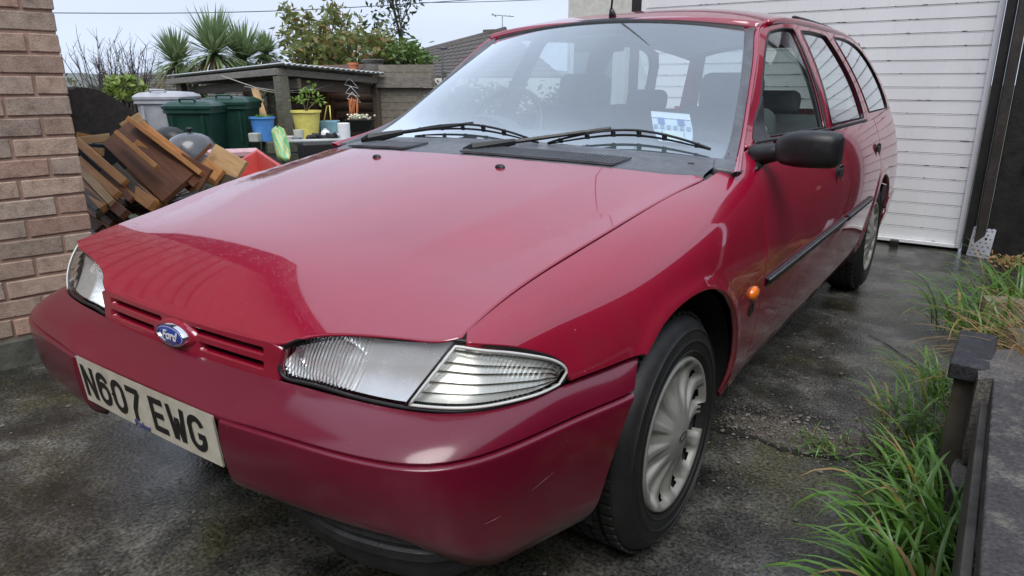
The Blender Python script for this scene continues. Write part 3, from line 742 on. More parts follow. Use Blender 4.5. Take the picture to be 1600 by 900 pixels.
LET = {
 'N': [[(h_, 0), (h_, H_)], [(h_ + .001, H_ - .004), (W_ - h_ - .001, .004)], [(W_ - h_, 0), (W_ - h_, H_)]],
 '6': [rr_loop(h_, .050), [(h_, .025), (h_, H_ - h_ - r_)] + arc(W_ / 2, H_ - h_ - r_, r_, r_, 180, 20)],
 '0': [rr_loop(h_, H_ - h_)],
 '7': [[(0, H_ - h_), (W_ - h_ * .5, H_ - h_)], [(W_ - h_, H_ - h_), (W_ * .42, .028), (W_ * .40, 0)]],
 'E': [[(h_, 0), (h_, H_)], [(h_, H_ - h_), (W_ * .92, H_ - h_)], [(h_, H_ / 2), (W_ * .82, H_ / 2)], [(h_, h_), (W_ * .95, h_)]],
 'W': [[(.003, H_), (W_ * .25, .002)], [(W_ * .27, .002), (W_ * .5, H_ * .68)], [(W_ * .5, H_ * .68), (W_ * .73, .002)], [(W_ * .75, .002), (W_ - .003, H_)]],
 'G': [arc(W_ / 2, H_ - h_ - r_, r_, r_, 15, 180) + arc(W_ / 2, h_ + r_, r_, r_, 180, 360) + [(W_ - h_, H_ * .46)], [(W_ * .55, H_ * .44), (W_, H_ * .44)]]}
x = -.247
for ch in 'N607 EWG':
    if ch == ' ': x += .024; continue
    strokes('plate_character', LET[ch], x); x += W_ + .0115
PM = Matrix(((1, 0, 0, 0), (0, .085, -1, .0), (0, .99, .09, 0), (0, 0, 0, 1)))
def place_txt(u, v): p = plate_pt(u, v, .0022); return Matrix.Translation(p) @ Matrix(((1, 0, 0, 0), (0, -.09, -1, 0), (0, 1, -.09, 0), (0, 0, 0, 1)))
text_mesh('dealer_print', 'Polar', .021, plain('blue_print', (.06, .06, .22), .5), plate, place_txt(-.012, .0085), bold=.0007, spacing=1.35)
for u in (-.112, .128):
    q = plate_pt(u, .056); 
    mm = MB().lathe([(0, .002), (.0035, .002), (.0045, 0)], (0, 0, 0), 10); mm.V = [(q[0] + v[0], q[1] - v[2], q[2] + v[1]) for v in mm.V]; mm.build('plate_screw', M_dark, plate)
# towing eye under the bumper corner
MB().tube([(-.29 + .02 * math.cos(a), .055 + .012 * math.sin(a), .375) for a in np.linspace(0, 2 * math.pi, 13)], .006, 6).build('towing_eye', M_bump, car, True)

# grille between the lamps
def gsurf(x, z): x = np.asarray(x, float); z = np.asarray(z, float); return np.stack([x, .109 + .010 * (x / .3) ** 2 + .10 * (z - .56) , z], -1)
def rrect(x0, x1, z0, z1, r, n=5):
    o = []
    for cx, cz, a0 in ((x1 - r, z1 - r, 0), (x0 + r, z1 - r, 90), (x0 + r, z0 + r, 180), (x1 - r, z0 + r, 270)):
        o += [(cx + r * math.cos(math.radians(a0 + a)), cz + r * math.sin(math.radians(a0 + a))) for a in np.linspace(0, 90, n)]
    return np.array(o)
go = np.array([(-.318, .548), (.318, .548), (.318, .580), (.328, .614), (.3, .621), (.15, .618), (0, .617), (-.15, .618), (-.3, .621), (-.328, .614), (-.318, .58)])
holes = []
for sg in (1, -1):
    a, b = (.052, .285) if sg > 0 else (-.285, -.052)
    holes += [rrect(a, b, .5925, .6105, .006), rrect(a + (.03 if sg > 0 else 0), b - (0 if sg > 0 else .03), .563, .583, .006)]
gr = panel('grille', densify(go, .015), gsurf, M_paint, car, .014, holes=[densify(h, .012) for h in holes], depth=.022, rnd=.0025, flip=False)
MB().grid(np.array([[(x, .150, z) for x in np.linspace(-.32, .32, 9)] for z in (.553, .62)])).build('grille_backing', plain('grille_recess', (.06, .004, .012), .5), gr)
# oval badge on a boss
def oval(rx_, rz_, prof, c=(0.012, .102, .583)):
    V = []; n = 40; F = []
    for (k, d) in prof:
        for i in range(n):
            a = 2 * math.pi * i / n; V.append((c[0] + rx_ * k * math.cos(a), c[1] - d, c[2] + rz_ * k * math.sin(a)))
    for j in range(len(prof) - 1):
        for i in range(n): F.append((j * n + i, j * n + (i + 1) % n, (j + 1) * n + (i + 1) % n, (j + 1) * n + i))
    F.append(tuple((len(prof) - 1) * n + i for i in range(n))); return V, F
V, F = oval(.074, .030, [(1.0, -.012), (.98, -.005), (.9, -.001), (.8, .0015)], (0.006, .1075, .585)); mesh('badge_boss', V, F, M_paint, gr, True)
V, F = oval(.054, .0235, [(1.0, -.006), (.99, .004), (.965, .006), (.94, .0055), (.925, .003)], (.006, .101, .584)); bd = mesh('badge', V, F, M_chrome, gr, 'auto')
V, F = oval(.0505, .0212, [(1.0, -.002), (.985, .0045), (.6, .0058)], (.006, .101, .584)); mesh('badge_enamel', V, F, M_blue, gr, True)
V, F = oval(.0475, .0186, [(1.0, .0056), (.975, .0060)], (.006, .1005, .584)); F = F[:-1]; mesh('badge_line', V, F, M_white, gr)
text_mesh('badge_script', 'Ford', .027, M_white, gr, Matrix.Translation((.006, .0935, .5835)) @ Matrix(((1.0, 0, 0, 0), (0, 0, -1, 0), (0, 1, 0, 0), (0, 0, 0, 1))), shear=.35, bold=.0006)

# headlamps
_top = smooth_poly([(.328, .137, .617), (.345, .143, .628), (.372, .160, .638), (.426, .180, .648), (.497, .196, .655), (.587, .214, .661), (.663, .242, .668), (.695, .262, .662), (.718, .293, .653), (.747, .348, .632), (.766, .391, .609), (.777, .410, .584), (.776, .409, .566)], .006)
_bot = smooth_poly([(.316, .128, .590), (.325, .128, .563), (.37, .134, .556), (.48, .146, .5555), (.58, .163, .555), (.66, .193, .555), (.705, .228, .555), (.742, .286, .556), (.768, .36, .558), (.775, .402, .562)], .006)
def resamp(P, n): s = np.r_[0, np.cumsum(np.linalg.norm(np.diff(P, axis=0), axis=1))]; q = np.linspace(0, s[-1], n); return np.stack([np.interp(q, s, P[:, i]) for i in range(3)], 1)
NT = 80; LT, LB = resamp(_top, NT), resamp(_bot, NT)
def lens_pt(i, v, d=0.0):
    a, b = LT[i], LB[i]; p = a + (b - a) * v
    t = LB[min(i + 1, NT - 1)] - LB[max(i - 1, 0)]; nrm = np.array([t[1], -t[0], 0]); nrm /= np.linalg.norm(nrm) + 1e-9
    k = math.sin(math.pi * v) ** .7 * .014 * min(1, 6 * i / NT, 8 * (NT - 1 - i) / NT)
    return p + nrm * (k - d) 
NV = 14; SPL = int(NT * .585)
def lens_grid(i0, i1, v0=0, v1=1, d=0, nv=NV, lean=0): return np.array([[lens_pt(min(max(i + int(lean * (v - .0)), 0), NT - 1), v, d) for i in range(i0, i1 + 1)] for v in np.linspace(v0, v1, nv)])
M_flut = lens_fluted('fluted_lens', 'X', 40, st=.6); M_flut2 = lens_fluted('indicator_lens', 'X', 70, st=.5)
LEAN = -7
M_bowl2 = plain('silvered_reflector', (.86, .86, .87), .24, metal=.6, var=.06)
M_ribs = plain('ribbed_reflector', (.68, .66, .60), .25, metal=.5); M_milky = plain('milky_plastic', (.62, .63, .60), .3)
for sg in (1, -1):
    mirr = np.array([sg, 1, 1])
    hl = root('headlamp', (0.45 * sg, .2, .6)); hl.parent = car; hl.location = Vector((0.45 * sg, .2, .6)) - car.location
    # housing, gasket
    MB().grid(lens_grid(0, NT - 1, d=.034) * mirr).build('lamp_housing', M_refl, hl, True)
    rim = np.vstack([LT, LB[::-1]]) * mirr; curve_tube('lamp_gasket', rim, .0038, M_rubber, hl, 6, False, True)
    # main lens and reflector panels behind it
    def lean_grid(i0, i1, d, v0=.03, v1=.97, nv=NV, l0=0, l1=LEAN):
        out = []
        for v in np.linspace(v0, v1, nv):
            a, b = i0 + l0 * v, i1 + l1 * v; row = []
            for q in np.linspace(a, b, 40):
                j = int(np.clip(math.floor(q), 0, NT - 2)); f = q - j; row.append(lens_pt(j, v, d) * (1 - f) + lens_pt(j + 1, v, d) * f)
            out.append(row)
        return np.array(out)
    MB().grid(lean_grid(0, 22, 0.0, 0, 1, l1=-1) * mirr).build('fluted_lens', M_flut, hl, True)
    MB().grid(lean_grid(22, SPL, 0.0, 0, 1, l0=-1) * mirr).build('clear_lens', M_lens, hl, True)
    Gr = lean_grid(1, 22, .040, .06, .94, l1=-2); c = Gr.mean((0, 1))
    # dished reflector: a bowl behind the fluted glass
    cx = np.array([.418, .215, .602])
    for bc, brx, brz, yo in ((np.array([.415, .196, .602]), .076, .041, .24),):
        RB = []
        for k in range(10):
            r = k / 9; row = []
            for j in range(49):
                a = 2 * math.pi * j / 48; row.append(bc + np.array([math.cos(a) * brx * r, .034 * (1 - r * r) - .020 * r * r + yo * math.cos(a) * brx * r, math.sin(a) * brz * r]))
            RB.append(row)
        MB().grid(np.array(RB) * mirr).build('reflector_bowl', M_bowl, hl, True)
    bb = MB().lathe([(0, -.03), (.006, -.029), (.008, -.02), (.008, .01)], (0, 0, 0), 12); bb.V = [((cx[0] + v[0]) * sg, cx[1] + v[2] - .0, cx[2] + v[1]) for v in bb.V]; bb.build('bulb', M_lens, hl, True)
    Gp = []
    for v in np.linspace(.04, .96, 22):          # dished reflector, fluted behind the inner half
        row = []
        for q in np.linspace(1, SPL + LEAN * v, 170):
            jj = int(np.clip(math.floor(q), 0, NT - 2)); f = q - jj; fl_ = float(1 - sstep(22, 26, q)); dd = .010 + .022 * math.sin(math.pi * v) ** .8 + .0032 * math.sin(q * 5.2) * fl_
            row.append(lens_pt(jj, v, dd) * (1 - f) + lens_pt(jj + 1, v, dd) * f)
        Gp.append(row)
    MB().grid(np.array(Gp) * mirr).build('reflector_plate', M_bowl2, hl, True)
    # white frame of the indicator, lens, ribs behind
    fr_ = lean_grid(SPL, SPL, .001, 0, 1, 14, l0=LEAN)[:, 0] * mirr; curve_tube('lens_joint', fr_, .0024, M_rubber, hl, 6)
    i0 = SPL
    ol = list(lean_grid(i0 + .9, i0 + .9, -.001, .93, .07, 14, l0=LEAN, l1=LEAN)[:, 0]) + [lens_pt(i, .07, -.001) for i in range(i0 + 2, NT - 2)] + [lens_pt(i, .93, -.001) for i in range(NT - 3, i0 + LEAN + 1, -1)]
    curve_tube('indicator_rim', np.array(ol) * mirr, .0028, M_milky, hl, 6, False, True)
    MB().grid(lean_grid(i0 + .2, NT - 1.2, .0, .05, .95, l0=LEAN, l1=0) * mirr).build('indicator_lens', M_flut2, hl, True)
    rib = []
    for v in np.linspace(.05, .95, 29):
        z = (v * 6.5) % 1.0; rib.append(lean_grid(i0 + .2, NT - 2, .013 + .010 * (1 - z), v, v, 1, l0=LEAN * 1.0, l1=0)[0])
    MB().grid(np.array(rib) * mirr).build('indicator_ribs', M_ribs, hl, 'auto')

# wing repeater and small emblem below it
for sg in (1, -1):
    p = side_yz([1.262], [.535])[0] * [sg, 1, 1]; m = MB().lathe([(1.0, -.002), (.98, .006), (.7, .012), (0, .015)], (0, 0, 0), 20, 'X'); m.V = [(p[0] + sg * v[0], p[1] + v[1] * .030, p[2] + v[2] * .020) for v in m.V]
    m.build('side_repeater', M_orange, car, True)
p = side_yz([1.262], [.487])[0]; m = MB(); m.box((p[0] + .002, p[1] - .008, p[2]), (.005, .014, .030)); m.box((p[0] + .002, p[1] + .011, p[2] + .004), (.005, .012, .024)); m.build('wing_emblem', M_ink, car)

# mirrors
def mirror_(sg):
    rings = []
    # (y?) housing grows outward along x; ring = (x, cy, cz, ry, rz)
    for x, cy, cz, ry, rz in ((.838, 1.462, .908, .018, .018), (.846, 1.458, .909, .032, .032), (.866, 1.452, .911, .046, .043), (.90, 1.446, .913, .056, .049), (.945, 1.442, .9145, .058, .0505), (.99, 1.446, .914, .056, .0485), (1.006, 1.450, .913, .050, .044), (1.012, 1.456, .912, .038, .034)):
        r = []
        for j in range(28):
            a = 2 * math.pi * j / 28; ca, sa = math.cos(a), math.sin(a); p = .55
            r.append((x * sg, cy + ry * np.sign(ca) * abs(ca) ** p * (1.0 if ca < 0 else .62), cz + rz * np.sign(sa) * abs(sa) ** p))
        rings.append(r + [r[0]])
    m = MB().grid(np.array(rings)); m.add([(1.0145 * sg, 1.462, .910)] + rings[-1][:-1], [(0, i + 1, (i + 1) % 28 + 1) for i in range(28)])
    mo = m.build('door_mirror', M_black, car, True)
    gm = MB().box((.925 * sg, 1.478, .912), (.13, .004, .075)); gm.build('mirror_glass', M_chrome, mo, bevel=.002)
    arm = MB().tube([(.77 * sg, 1.47, .885), (.80 * sg, 1.465, .888), (.83 * sg, 1.460, .896), (.865 * sg, 1.455, .905)], [.030, .028, .026, .022], 14); arm.build('mirror_arm', M_black, mo, True)
    tri = densify([(1.40, .858), (1.64, .872), (1.70, .907), (1.75, .96), (1.81, 1.046), (1.685, .958), (1.53, .900)], .02)
    panel('mirror_base', tri, lambda y, z: upper(y, np.maximum(z, .85), .008), M_black, mo, .02, mirror=sg < 0)
mirror_(1)
# aerial
rz = roof([0.0], [2.035])[0]
ab = MB(); ab.tube([rz + [0, .025, -.004], rz + [0, .018, .016], rz + [0, .008, .034]], [.017, .014, .007], 10); ae = ab.build('aerial', M_black, car, True)
MB().tube([rz + [0, .008, .03], rz + [.0, .03, .16], rz + [.0, .13, .56]], [.0045, .004, .002], 8).build('aerial_whip', M_black, ae, True)

# wheels
def wheel(y, sg, broken=False, W=.838):
    wr = root('wheel', (sg * W, y, .29)); wr.parent = car; wr.location = Vector((sg * W, y, .29)) - car.location
    c = np.array([sg * W, y, .29])
    def L(prof, n=72): 
        m = MB().lathe(prof, (0, 0, 0), n, 'X'); m.V = [(c[0] + sg * v[0], c[1] + v[1], c[2] + v[2]) for v in m.V]; return m
    prof = [(.178, -.012), (.186, -.002), (.196, .006), (.2, .0075), (.202, .0105), (.2045, .0085), (.215, .010), (.225, .0105), (.2265, .013), (.229, .0105), (.240, .009), (.2515, .0065), (.253, .009), (.2555, .0055), (.262, .002), (.274, -.008), (.281, -.020), (.286, -.034), (.287, -.050), (.281, -.051), (.281, -.058), (.288, -.059), (.289, -.082), (.283, -.083), (.283, -.090), (.289, -.091), (.288, -.120), (.282, -.121), (.282, -.128), (.287, -.129), (.284, -.152), (.276, -.168), (.255, -.18), (.18, -.175)]
    ty = L(prof).build('tyre', M_tyre, wr, 'auto')
    m = MB()
    for k in range(56):                       # tread blocks
        a = 2 * math.pi * k / 56
        for xo, sk in ((-.034, .25), (-.070, -.2), (-.105, .2), (-.140, -.25)):
            p = c + np.array([sg * xo, math.cos(a) * .2885, math.sin(a) * .2885]); 
            m.box(p, (.024, .019, .006), 0, a - math.pi / 2, 0)
    m.build('tread_blocks', M_tyre, ty)
    # wheel cover: a dished disc with twelve scooped flutes and slots near the edge
    NR, NA = 40, 288; Nf = 12; V = []; F = []
    rs = np.r_[np.linspace(0, .168, NR - 7), np.linspace(.172, .190, 7)]
    for r in rs:
        for j in range(NA):
            a = 2 * math.pi * j / NA
            base = .010 - .020 * (r / .19) ** 2 * 0 + .014 * math.exp(-(r / .06) ** 2) - .010 * float(sstep(.05, .15, r)) + .012 * float(sstep(.150, .176, r)) - .014 * float(sstep(.184, .190, r))
            ph = (a * Nf / (2 * math.pi)) % 1.0; q = abs(ph - .5) * 2           # 1 on the ridge, 0 in the flute
            fl = -.015 * float(sstep(.050, .125, r)) * (1 - float(sstep(.164, .178, r))) * (1 - float(sstep(.42, .80, q)))
            V.append((c[0] + sg * (base + fl - .004), c[1] + r * math.cos(a), c[2] + r * math.sin(a)))
    for i in range(len(rs) - 1):
        rm = (rs[i] + rs[i + 1]) / 2
        for j in range(NA):
            a = 2 * math.pi * (j + .5) / NA; ph = (a * Nf / (2 * math.pi)) % 1.0; q = abs(ph - .5) * 2
            if (rm - .157) ** 2 / .0115 ** 2 + q ** 2 / .42 ** 2 < 1: continue
            if broken and abs(a - math.radians(-7)) < .0 : continue
            if broken:
                aa = (a + math.pi) % (2 * math.pi) - math.pi
                if rm > .150 + .012 * abs(math.sin(aa * 31)) and -.33 < aa < .08: continue
            F.append((i * NA + j, i * NA + (j + 1) % NA, (i + 1) * NA + (j + 1) % NA, (i + 1) * NA + j))
    cv = mesh('wheel_cover', V, F, M_cover, wr, True)
    L([(.0, -.06), (.15, -.058), (.178, -.03), (.19, -.018)], 48).build('steel_rim', plain('rusty_steel', (.030, .026, .024), .6), wr, True)
    mm = MB(); th = np.linspace(0, 2 * math.pi, 25)
    mm.tube([(c[0] + sg * .0215, c[1] + .020 * math.cos(a), c[2] + .009 * math.sin(a)) for a in th], .0012, 5); mm.build('cover_emblem', M_ink, wr, True)
    return wr
wheel(.824, 1, True); wheel(.824, -1); wheel(3.528, 1, W=.842); wheel(3.528, -1, W=.842)
# arch liners, underbody and engine bay floor keep the light out
for cy, R in ((.85, .365), (RARC_C[0], .37)):
    for sg in (1, -1):
        a = np.linspace(-.08, math.pi + .12, 40); G = np.array([[(x * sg, cy + R * math.cos(t), .262 + R * math.sin(t)) for t in a] for x in (.845 if cy < 1 else .83, .8, .55)])
        if cy < 1: G[0, :, 0] = [(.80 if math.cos(t) < -.4 else .838) * sg for t in a]
        li = MB().grid(G); V = [(.56 * sg, cy + R * math.cos(t), .262 + R * math.sin(t)) for t in a]; li.add(V + [(.56 * sg, cy, .2)], [(i, i + 1, len(a)) for i in range(len(a) - 1)]); li.build('arch_liner', M_dark, car)
ub = MB().box((0, 2.3, .27), (1.08, 4.0, .10)); ub.box((0, 2.35, .23), (1.56, 1.9, .06)); ub.box((0, 4.2, .33), (1.2, .5, .2)); ub.build('underbody', M_dark, car)
bay = MB().box((0, .72, .45), (1.06, .9, .26)); bay.box((0, .33, .50), (1.1, .25, .07)); bay.build('engine_bay', M_dark, car)

# cabin
def softbox(name, c, d, mat, parent, rx=0, rz=0, bv=.05, taper=1.0): return MB().box(c, d, rz, rx, 0, taper).build(name, mat, parent, bevel=bv, seg=4)
db = [];
for f, z in ((0.0, .868), (.08, .905), (.3, .925), (.6, .925), (.85, .90), (1, .84), (1.02, .6)):
    db.append([(x, 1.255 + .09 * (x / .7) ** 2 + .50 * f, z - .03 * (x / .7) ** 2 - (.015 if f == 0 else 0)) for x in np.linspace(-.70, .70, 25)])
MB().grid(np.array(db)).build('dashboard', M_dash, car, True)
nb = MB(); nb.grid(np.array([[(-.36 + .17 * math.cos(a), 1.60 + .1 * f, .905 + .06 * math.sin(a) * 1) for a in np.linspace(0, math.pi, 13)] for f in (0, .5, 1)])); nb.build('instrument_hood', M_dash, car, True)
swc = np.array([-.36, 1.80, .90]); sw = MB(); ax = np.array([0, -.45, .89])
e1 = np.array([1, 0, 0]); e2 = np.cross(ax, e1) * -1; sw.tube([swc + .185 * (e1 * math.cos(a) + np.array([0, .5, .86]) * math.sin(a)) for a in np.linspace(0, 2 * math.pi, 41)], .014, 8)
for a in (math.radians(200), math.radians(340), math.radians(270)): sw.bar(swc + [0, -.03, -.01], swc + .18 * (e1 * math.cos(a) + np.array([0, .5, .86]) * math.sin(a)), .04, .015)
sw.box(swc + [0, -.02, 0], (.14, .06, .12), 0, -.5); sw.build('steering_wheel', M_black, car, 'auto')
for x in (-.36, .36):
    st = softbox('front_seat', (x, 2.36, .72), (.50, .14, .56), M_in, car, rx=-.30, bv=.06, taper=.86)
    softbox('seat_cushion', (x, 2.10, .46), (.50, .52, .16), M_in, st, rx=.12, bv=.06)
    softbox('headrest', (x, 2.49, 1.045), (.27, .10, .17), M_in, st, rx=-.2, bv=.045)
rs_ = softbox('rear_seat', (0, 3.12, .70), (1.30, .16, .48), M_in, car, rx=-.35, bv=.06); softbox('seat_cushion', (0, 2.9, .48), (1.30, .5, .16), M_in, rs_, bv=.06)
for x in (-.36, .36): softbox('headrest', (x, 3.22, .99), (.24, .09, .12), M_in, rs_, rx=-.2, bv=.04)
hl_ = MB(); hg = []
for f in np.linspace(0, 1, 16):
    y = 2.02 + 2.2 * f; q = roof(np.linspace(-.55, .55, 15) * float(RXE(np.array([y]))[0] / .585), np.full(15, y)); q[:, 2] -= .03; hg.append(q)
hl_.grid(np.array(hg)).build('headlining', plain('headlining_cloth', (.42, .44, .44), .9), car, True)
for sg in (1, -1):
    dc = MB().grid(np.array([[(.742 * sg - (.0 if z < .8 else .02) * sg, y, z) for y in np.linspace(1.4, 4.1, 12)] for z in (.3, .6, .8, .895)])); dc.build('door_card', M_in, car, True)
    for y0, y1 in ((2.42, 2.45), (3.25, 3.20)):
        bpl = MB().grid(np.array([[upper([y0 + (y1 - y0) * f + dy], [.9 + .41 * f], -.035)[0] * [sg, 1, 1] for dy in (-.05, .05)] for f in np.linspace(0, 1, 8)]))
        bpl.build('pillar_lining', M_lining, car, True)
rvm = softbox('rear_view_mirror', (.0, 1.95, 1.235), (.22, .03, .065), M_black, car, bv=.014)
load = MB().box((0, 3.75, .75), (1.3, .85, .06)); load.build('load_cover', M_in, car)
# tailgate with its window
tg = MB(); G = np.array([[(x * .70, y, z) for x in np.linspace(-1.0, 1.0, 15)] for y, z in ((4.50, .45), (4.51, .70), (4.475, .92))]); tg.grid(G)
tg.grid(np.array([[(sx * (.66 - .13 * f), 4.475 - .155 * f, .92 + .40 * f) for sx in (1, .80)] for f in (0, 1)])); tg.grid(np.array([[(-sx * (.66 - .13 * f), 4.475 - .155 * f, .92 + .40 * f) for sx in (1, .80)] for f in (0, 1)]))
tgo = tg.build('tailgate', M_side, car, True); MB().grid(np.array([[(x * .48, 4.472 - .155 * f, .92 + .40 * f) for x in np.linspace(-1, 1, 7)] for f in (0, .5, 1)])).build('rear_window', M_glass, tgo, True)
MB().box((0, 4.47, .38), (1.30, .10, .22)).build('rear_bumper_bar', M_bump, car, bevel=.03)
# tax sticker on the inside of the glass
st0 = np.array([[.476, 1.575], [.58, 1.602]])
sk = MB(); G = []
for f in np.linspace(0, 1, 6):
    row = []
    for h in np.linspace(-1, 1, 7):
        wd = .0125 * 0 + 1 - .25 * f ** 3; cx = .705 + .045 * f - .0 ; row.append(screen([cx + h * .092 * wd + .03 * f], [.355 - .19 * f])[0] + [0, .004, -.006])
    G.append(row)
G = np.array(G); sk.grid(G); stk = sk.build('windscreen_sticker', plain('sticker_paper', (.62, .70, .80), .6), car, True)
MB().grid(G[:2] + [0, -.0015, .002]).build('sticker_band', M_white, stk)
for i in (1, 4):
    MB().grid((G[1:3, i:i + 2] + [0, -.003, .003])).build('sticker_patch', plain('sticker_blue', (.08, .16, .42), .6), stk)
m = MB()
for i, j in ((2, 0), (2, 1), (2, 2), (2, 3), (2, 4), (2, 5), (3, 1), (3, 2), (3, 3), (3, 4)):
    q = G[i:i + 2, j:j + 2]; cc = q.mean((0, 1)); m.grid(cc + (q - cc) * .62 + [0, -.0025, .003])
m.build('sticker_pattern', plain('sticker_grey', (.22, .30, .42), .6), stk)
q = G[3:6, 1:6]; cc = q.mean((0, 1)); MB().grid(cc + (q - cc) * .8 + [0, -.0028, .0032]).build('sticker_panel', plain('sticker_cream', (.70, .72, .66), .6), stk)
# ------------------------------------------------------------------ the setting
rnd = random.Random(7)
_yw, _pt, _f = math.radians(34.781), math.radians(16.348), 1096.16
_F = np.array([-math.sin(_yw) * math.cos(_pt), math.cos(_yw) * math.cos(_pt), -math.sin(_pt)]); _R = np.array([math.cos(_yw), math.sin(_yw), 0]); _U = np.cross(_R, _F)
def pix(px, py, d):
    """survey point: a photo position at a measured distance in front of the camera"""
    return np.array(CAM) + d * (_F + _R * (px - 800) / _f - _U * (py - 450) / _f)

# --- wet concrete drive
def drive_mat():
    m, t, b = new_mat('wet_concrete'); v = coords(t, 1)
    big = noise(t, v, .9, 5, .6); mid = noise(t, v, 5, 6, .65); fine = noise(t, v, 95, 3, .6)
    c = ramp(t, mid, [(.30, (.014, .014, .012)), (.5, (.048, .047, .042)), (.72, (.14, .137, .122))])
    moss = ramp(t, noise(t, v, 1.7, 6, .7), [(.47, g(0)), (.62, g(.85))]); c = mixc(t, moss, c, (.040, .038, .017))
    gr = ramp(t, fine, [(.36, g(.35)), (.64, g(1.8))]); c = mixc(t, .8, c, mixc(t, 1.0, c, gr, 'MULTIPLY'))
    # pale grit in the surface
    vo = N(t, 'ShaderNodeTexVoronoi'); vo.inputs['Scale'].default_value = 70; t.links.new(v, vo.inputs['Vector'])
    sp = ramp(t, vo.outputs['Distance'], [(.10, g(1)), (.22, g(0))]); k = ramp(t, noise(t, v, 60, 3), [(.50, g(0)), (.60, g(.8))]); c = mixc(t, mixc(t, 1.0, sp, k, 'MULTIPLY'), c, (.20, .19, .17))
    bigt = ramp(t, noise(t, v, 2.4, 7, .72), [(.36, g(.35)), (.50, g(.9)), (.62, g(1.6))]); c = mixc(t, 1.0, c, bigt, 'MULTIPLY')
    t.links.new(c, b.inputs['Base Color'])
    t.links.new(ramp(t, noise(t, v, 1.3, 5, .65), [(.40, g(.035)), (.52, g(.11)), (.70, g(.30))]), b.inputs['Roughness'])
    mh = N(t, 'ShaderNodeMath', operation='ADD'); t.links.new(fine, mh.inputs[0]); t.links.new(mid, mh.inputs[1])
    pud = ramp(t, big, [(.42, g(.22)), (.60, g(.75))])
    n = bump(t, b, mh.outputs[0], .5, .009); t.links.new(pud, n.inputs['Strength'])
    return m
tag(mesh('drive', [(-300, -200, 0), (300, -200, 0), (300, 400, 0), (-300, 400, 0)], [(0, 1, 2, 3)], drive_mat()), kind='structure')
# washed-up grit and leaf litter across the slab joint, and pebbles
def soil_mat(name, a, b_, sc_=40):
    m, t, b = new_mat(name); v = coords(t, 1); t.links.new(ramp(t, noise(t, v, sc_, 6, .7), [(.3, a), (.7, b_)]), b.inputs['Base Color']); b.inputs['Roughness'].default_value = .8
    bump(t, b, noise(t, v, sc_ * 3, 5), .7, .01); return m
M_grit = soil_mat('wet_grit', (.045, .036, .028), (.14, .115, .09), 60)
V = []; F = []; nA, nB = 120, 40
for i in range(nA):
    x = .70 + .72 * i / (nA - 1); cy = 1.56 + .10 * math.sin(3 * x) + (x - 1.0) * .25
    for j in range(nB):
        f = j / (nB - 1) * 2 - 1; wv = (.10 + .07 * math.sin(7 * x + 1) + .03 * math.sin(23 * x)) * min(1, (i + 1) / 30)
        V.append((x, cy + f * wv, -.004 + .012 * (1 - abs(f) ** 1.5) * rnd.random() * min(1, (i + 1) / 8)))
F = [(i * nB + j, (i + 1) * nB + j, (i + 1) * nB + j + 1, i * nB + j + 1) for i in range(nA - 1) for j in range(nB - 1)]
tag(mesh('grit_drift', V, F, M_grit, smooth=True), 'pale drift of washed-up grit across the joint in the drive', 'grit', kind='stuff')
m = MB(); ico = [(0, 0, 1), (.9, 0, .3), (.28, .85, .3), (-.72, .53, .3), (-.72, -.53, .3), (.28, -.85, .3), (0, 0, -.3)]
icf = [(0, 1, 2), (0, 2, 3), (0, 3, 4), (0, 4, 5), (0, 5, 1), (2, 1, 6), (3, 2, 6), (4, 3, 6), (5, 4, 6), (1, 5, 6)]
for k in range(1900):
    if k < 1100: x = .72 + .7 * rnd.random(); y = 1.56 + .1 * math.sin(3 * x) + (x - 1) * .25 + rnd.gauss(0, .08)
    elif k < 1500: x = rnd.uniform(.6, 1.35); y = rnd.uniform(1.0, 3.6)
    else: x = rnd.uniform(-1.6, 1.2); y = rnd.uniform(-.3, 2.5)
    s = rnd.uniform(.0015, .0045) if rnd.random() < .9 else rnd.uniform(.005, .009); a = rnd.random() * 6
    m.add([(x + s * (p[0] * math.cos(a) - p[1] * math.sin(a)), y + s * 1.3 * (p[0] * math.sin(a) + p[1] * math.cos(a)), .004 + s * p[2] * .7) for p in ico], icf)
tag(m.build('pebbles', plain('pebble', (.15, .135, .115), .5, var=.5, nscale=60)), 'small stones scattered over the drive', 'pebbles', kind='stuff')
# cracks and the slab joint: narrow sunken lines
def crack(pts, w):
    P = smooth_poly(pts, .02); m = MB(); tg = np.gradient(P, axis=0); tg /= np.linalg.norm(tg, axis=1)[:, None]
    n = np.stack([-tg[:, 1], tg[:, 0]], 1); a = []; b = []
    for i, p in enumerate(P):
        ww = w * (.5 + rnd.random()); j = rnd.gauss(0, w * .5); a.append((p[0] + n[i, 0] * (ww + j), p[1] + n[i, 1] * (ww + j), .0042)); b.append((p[0] - n[i, 0] * (ww - j), p[1] - n[i, 1] * (ww - j), .0042))
    return m.grid(np.array([a, b]))
M_crack = plain('crack_dirt', (.010, .010, .008), .9)
tag(crack([(.62, 1.40), (.80, 1.46), (.98, 1.45), (1.15, 1.50), (1.32, 1.57)], .011).build('slab_joint', M_crack), kind='structure')
tag(crack([(1.0, 2.72), (1.12, 2.58), (1.24, 2.42), (1.32, 2.36)], .0035).build('drive_crack', M_crack), kind='structure')

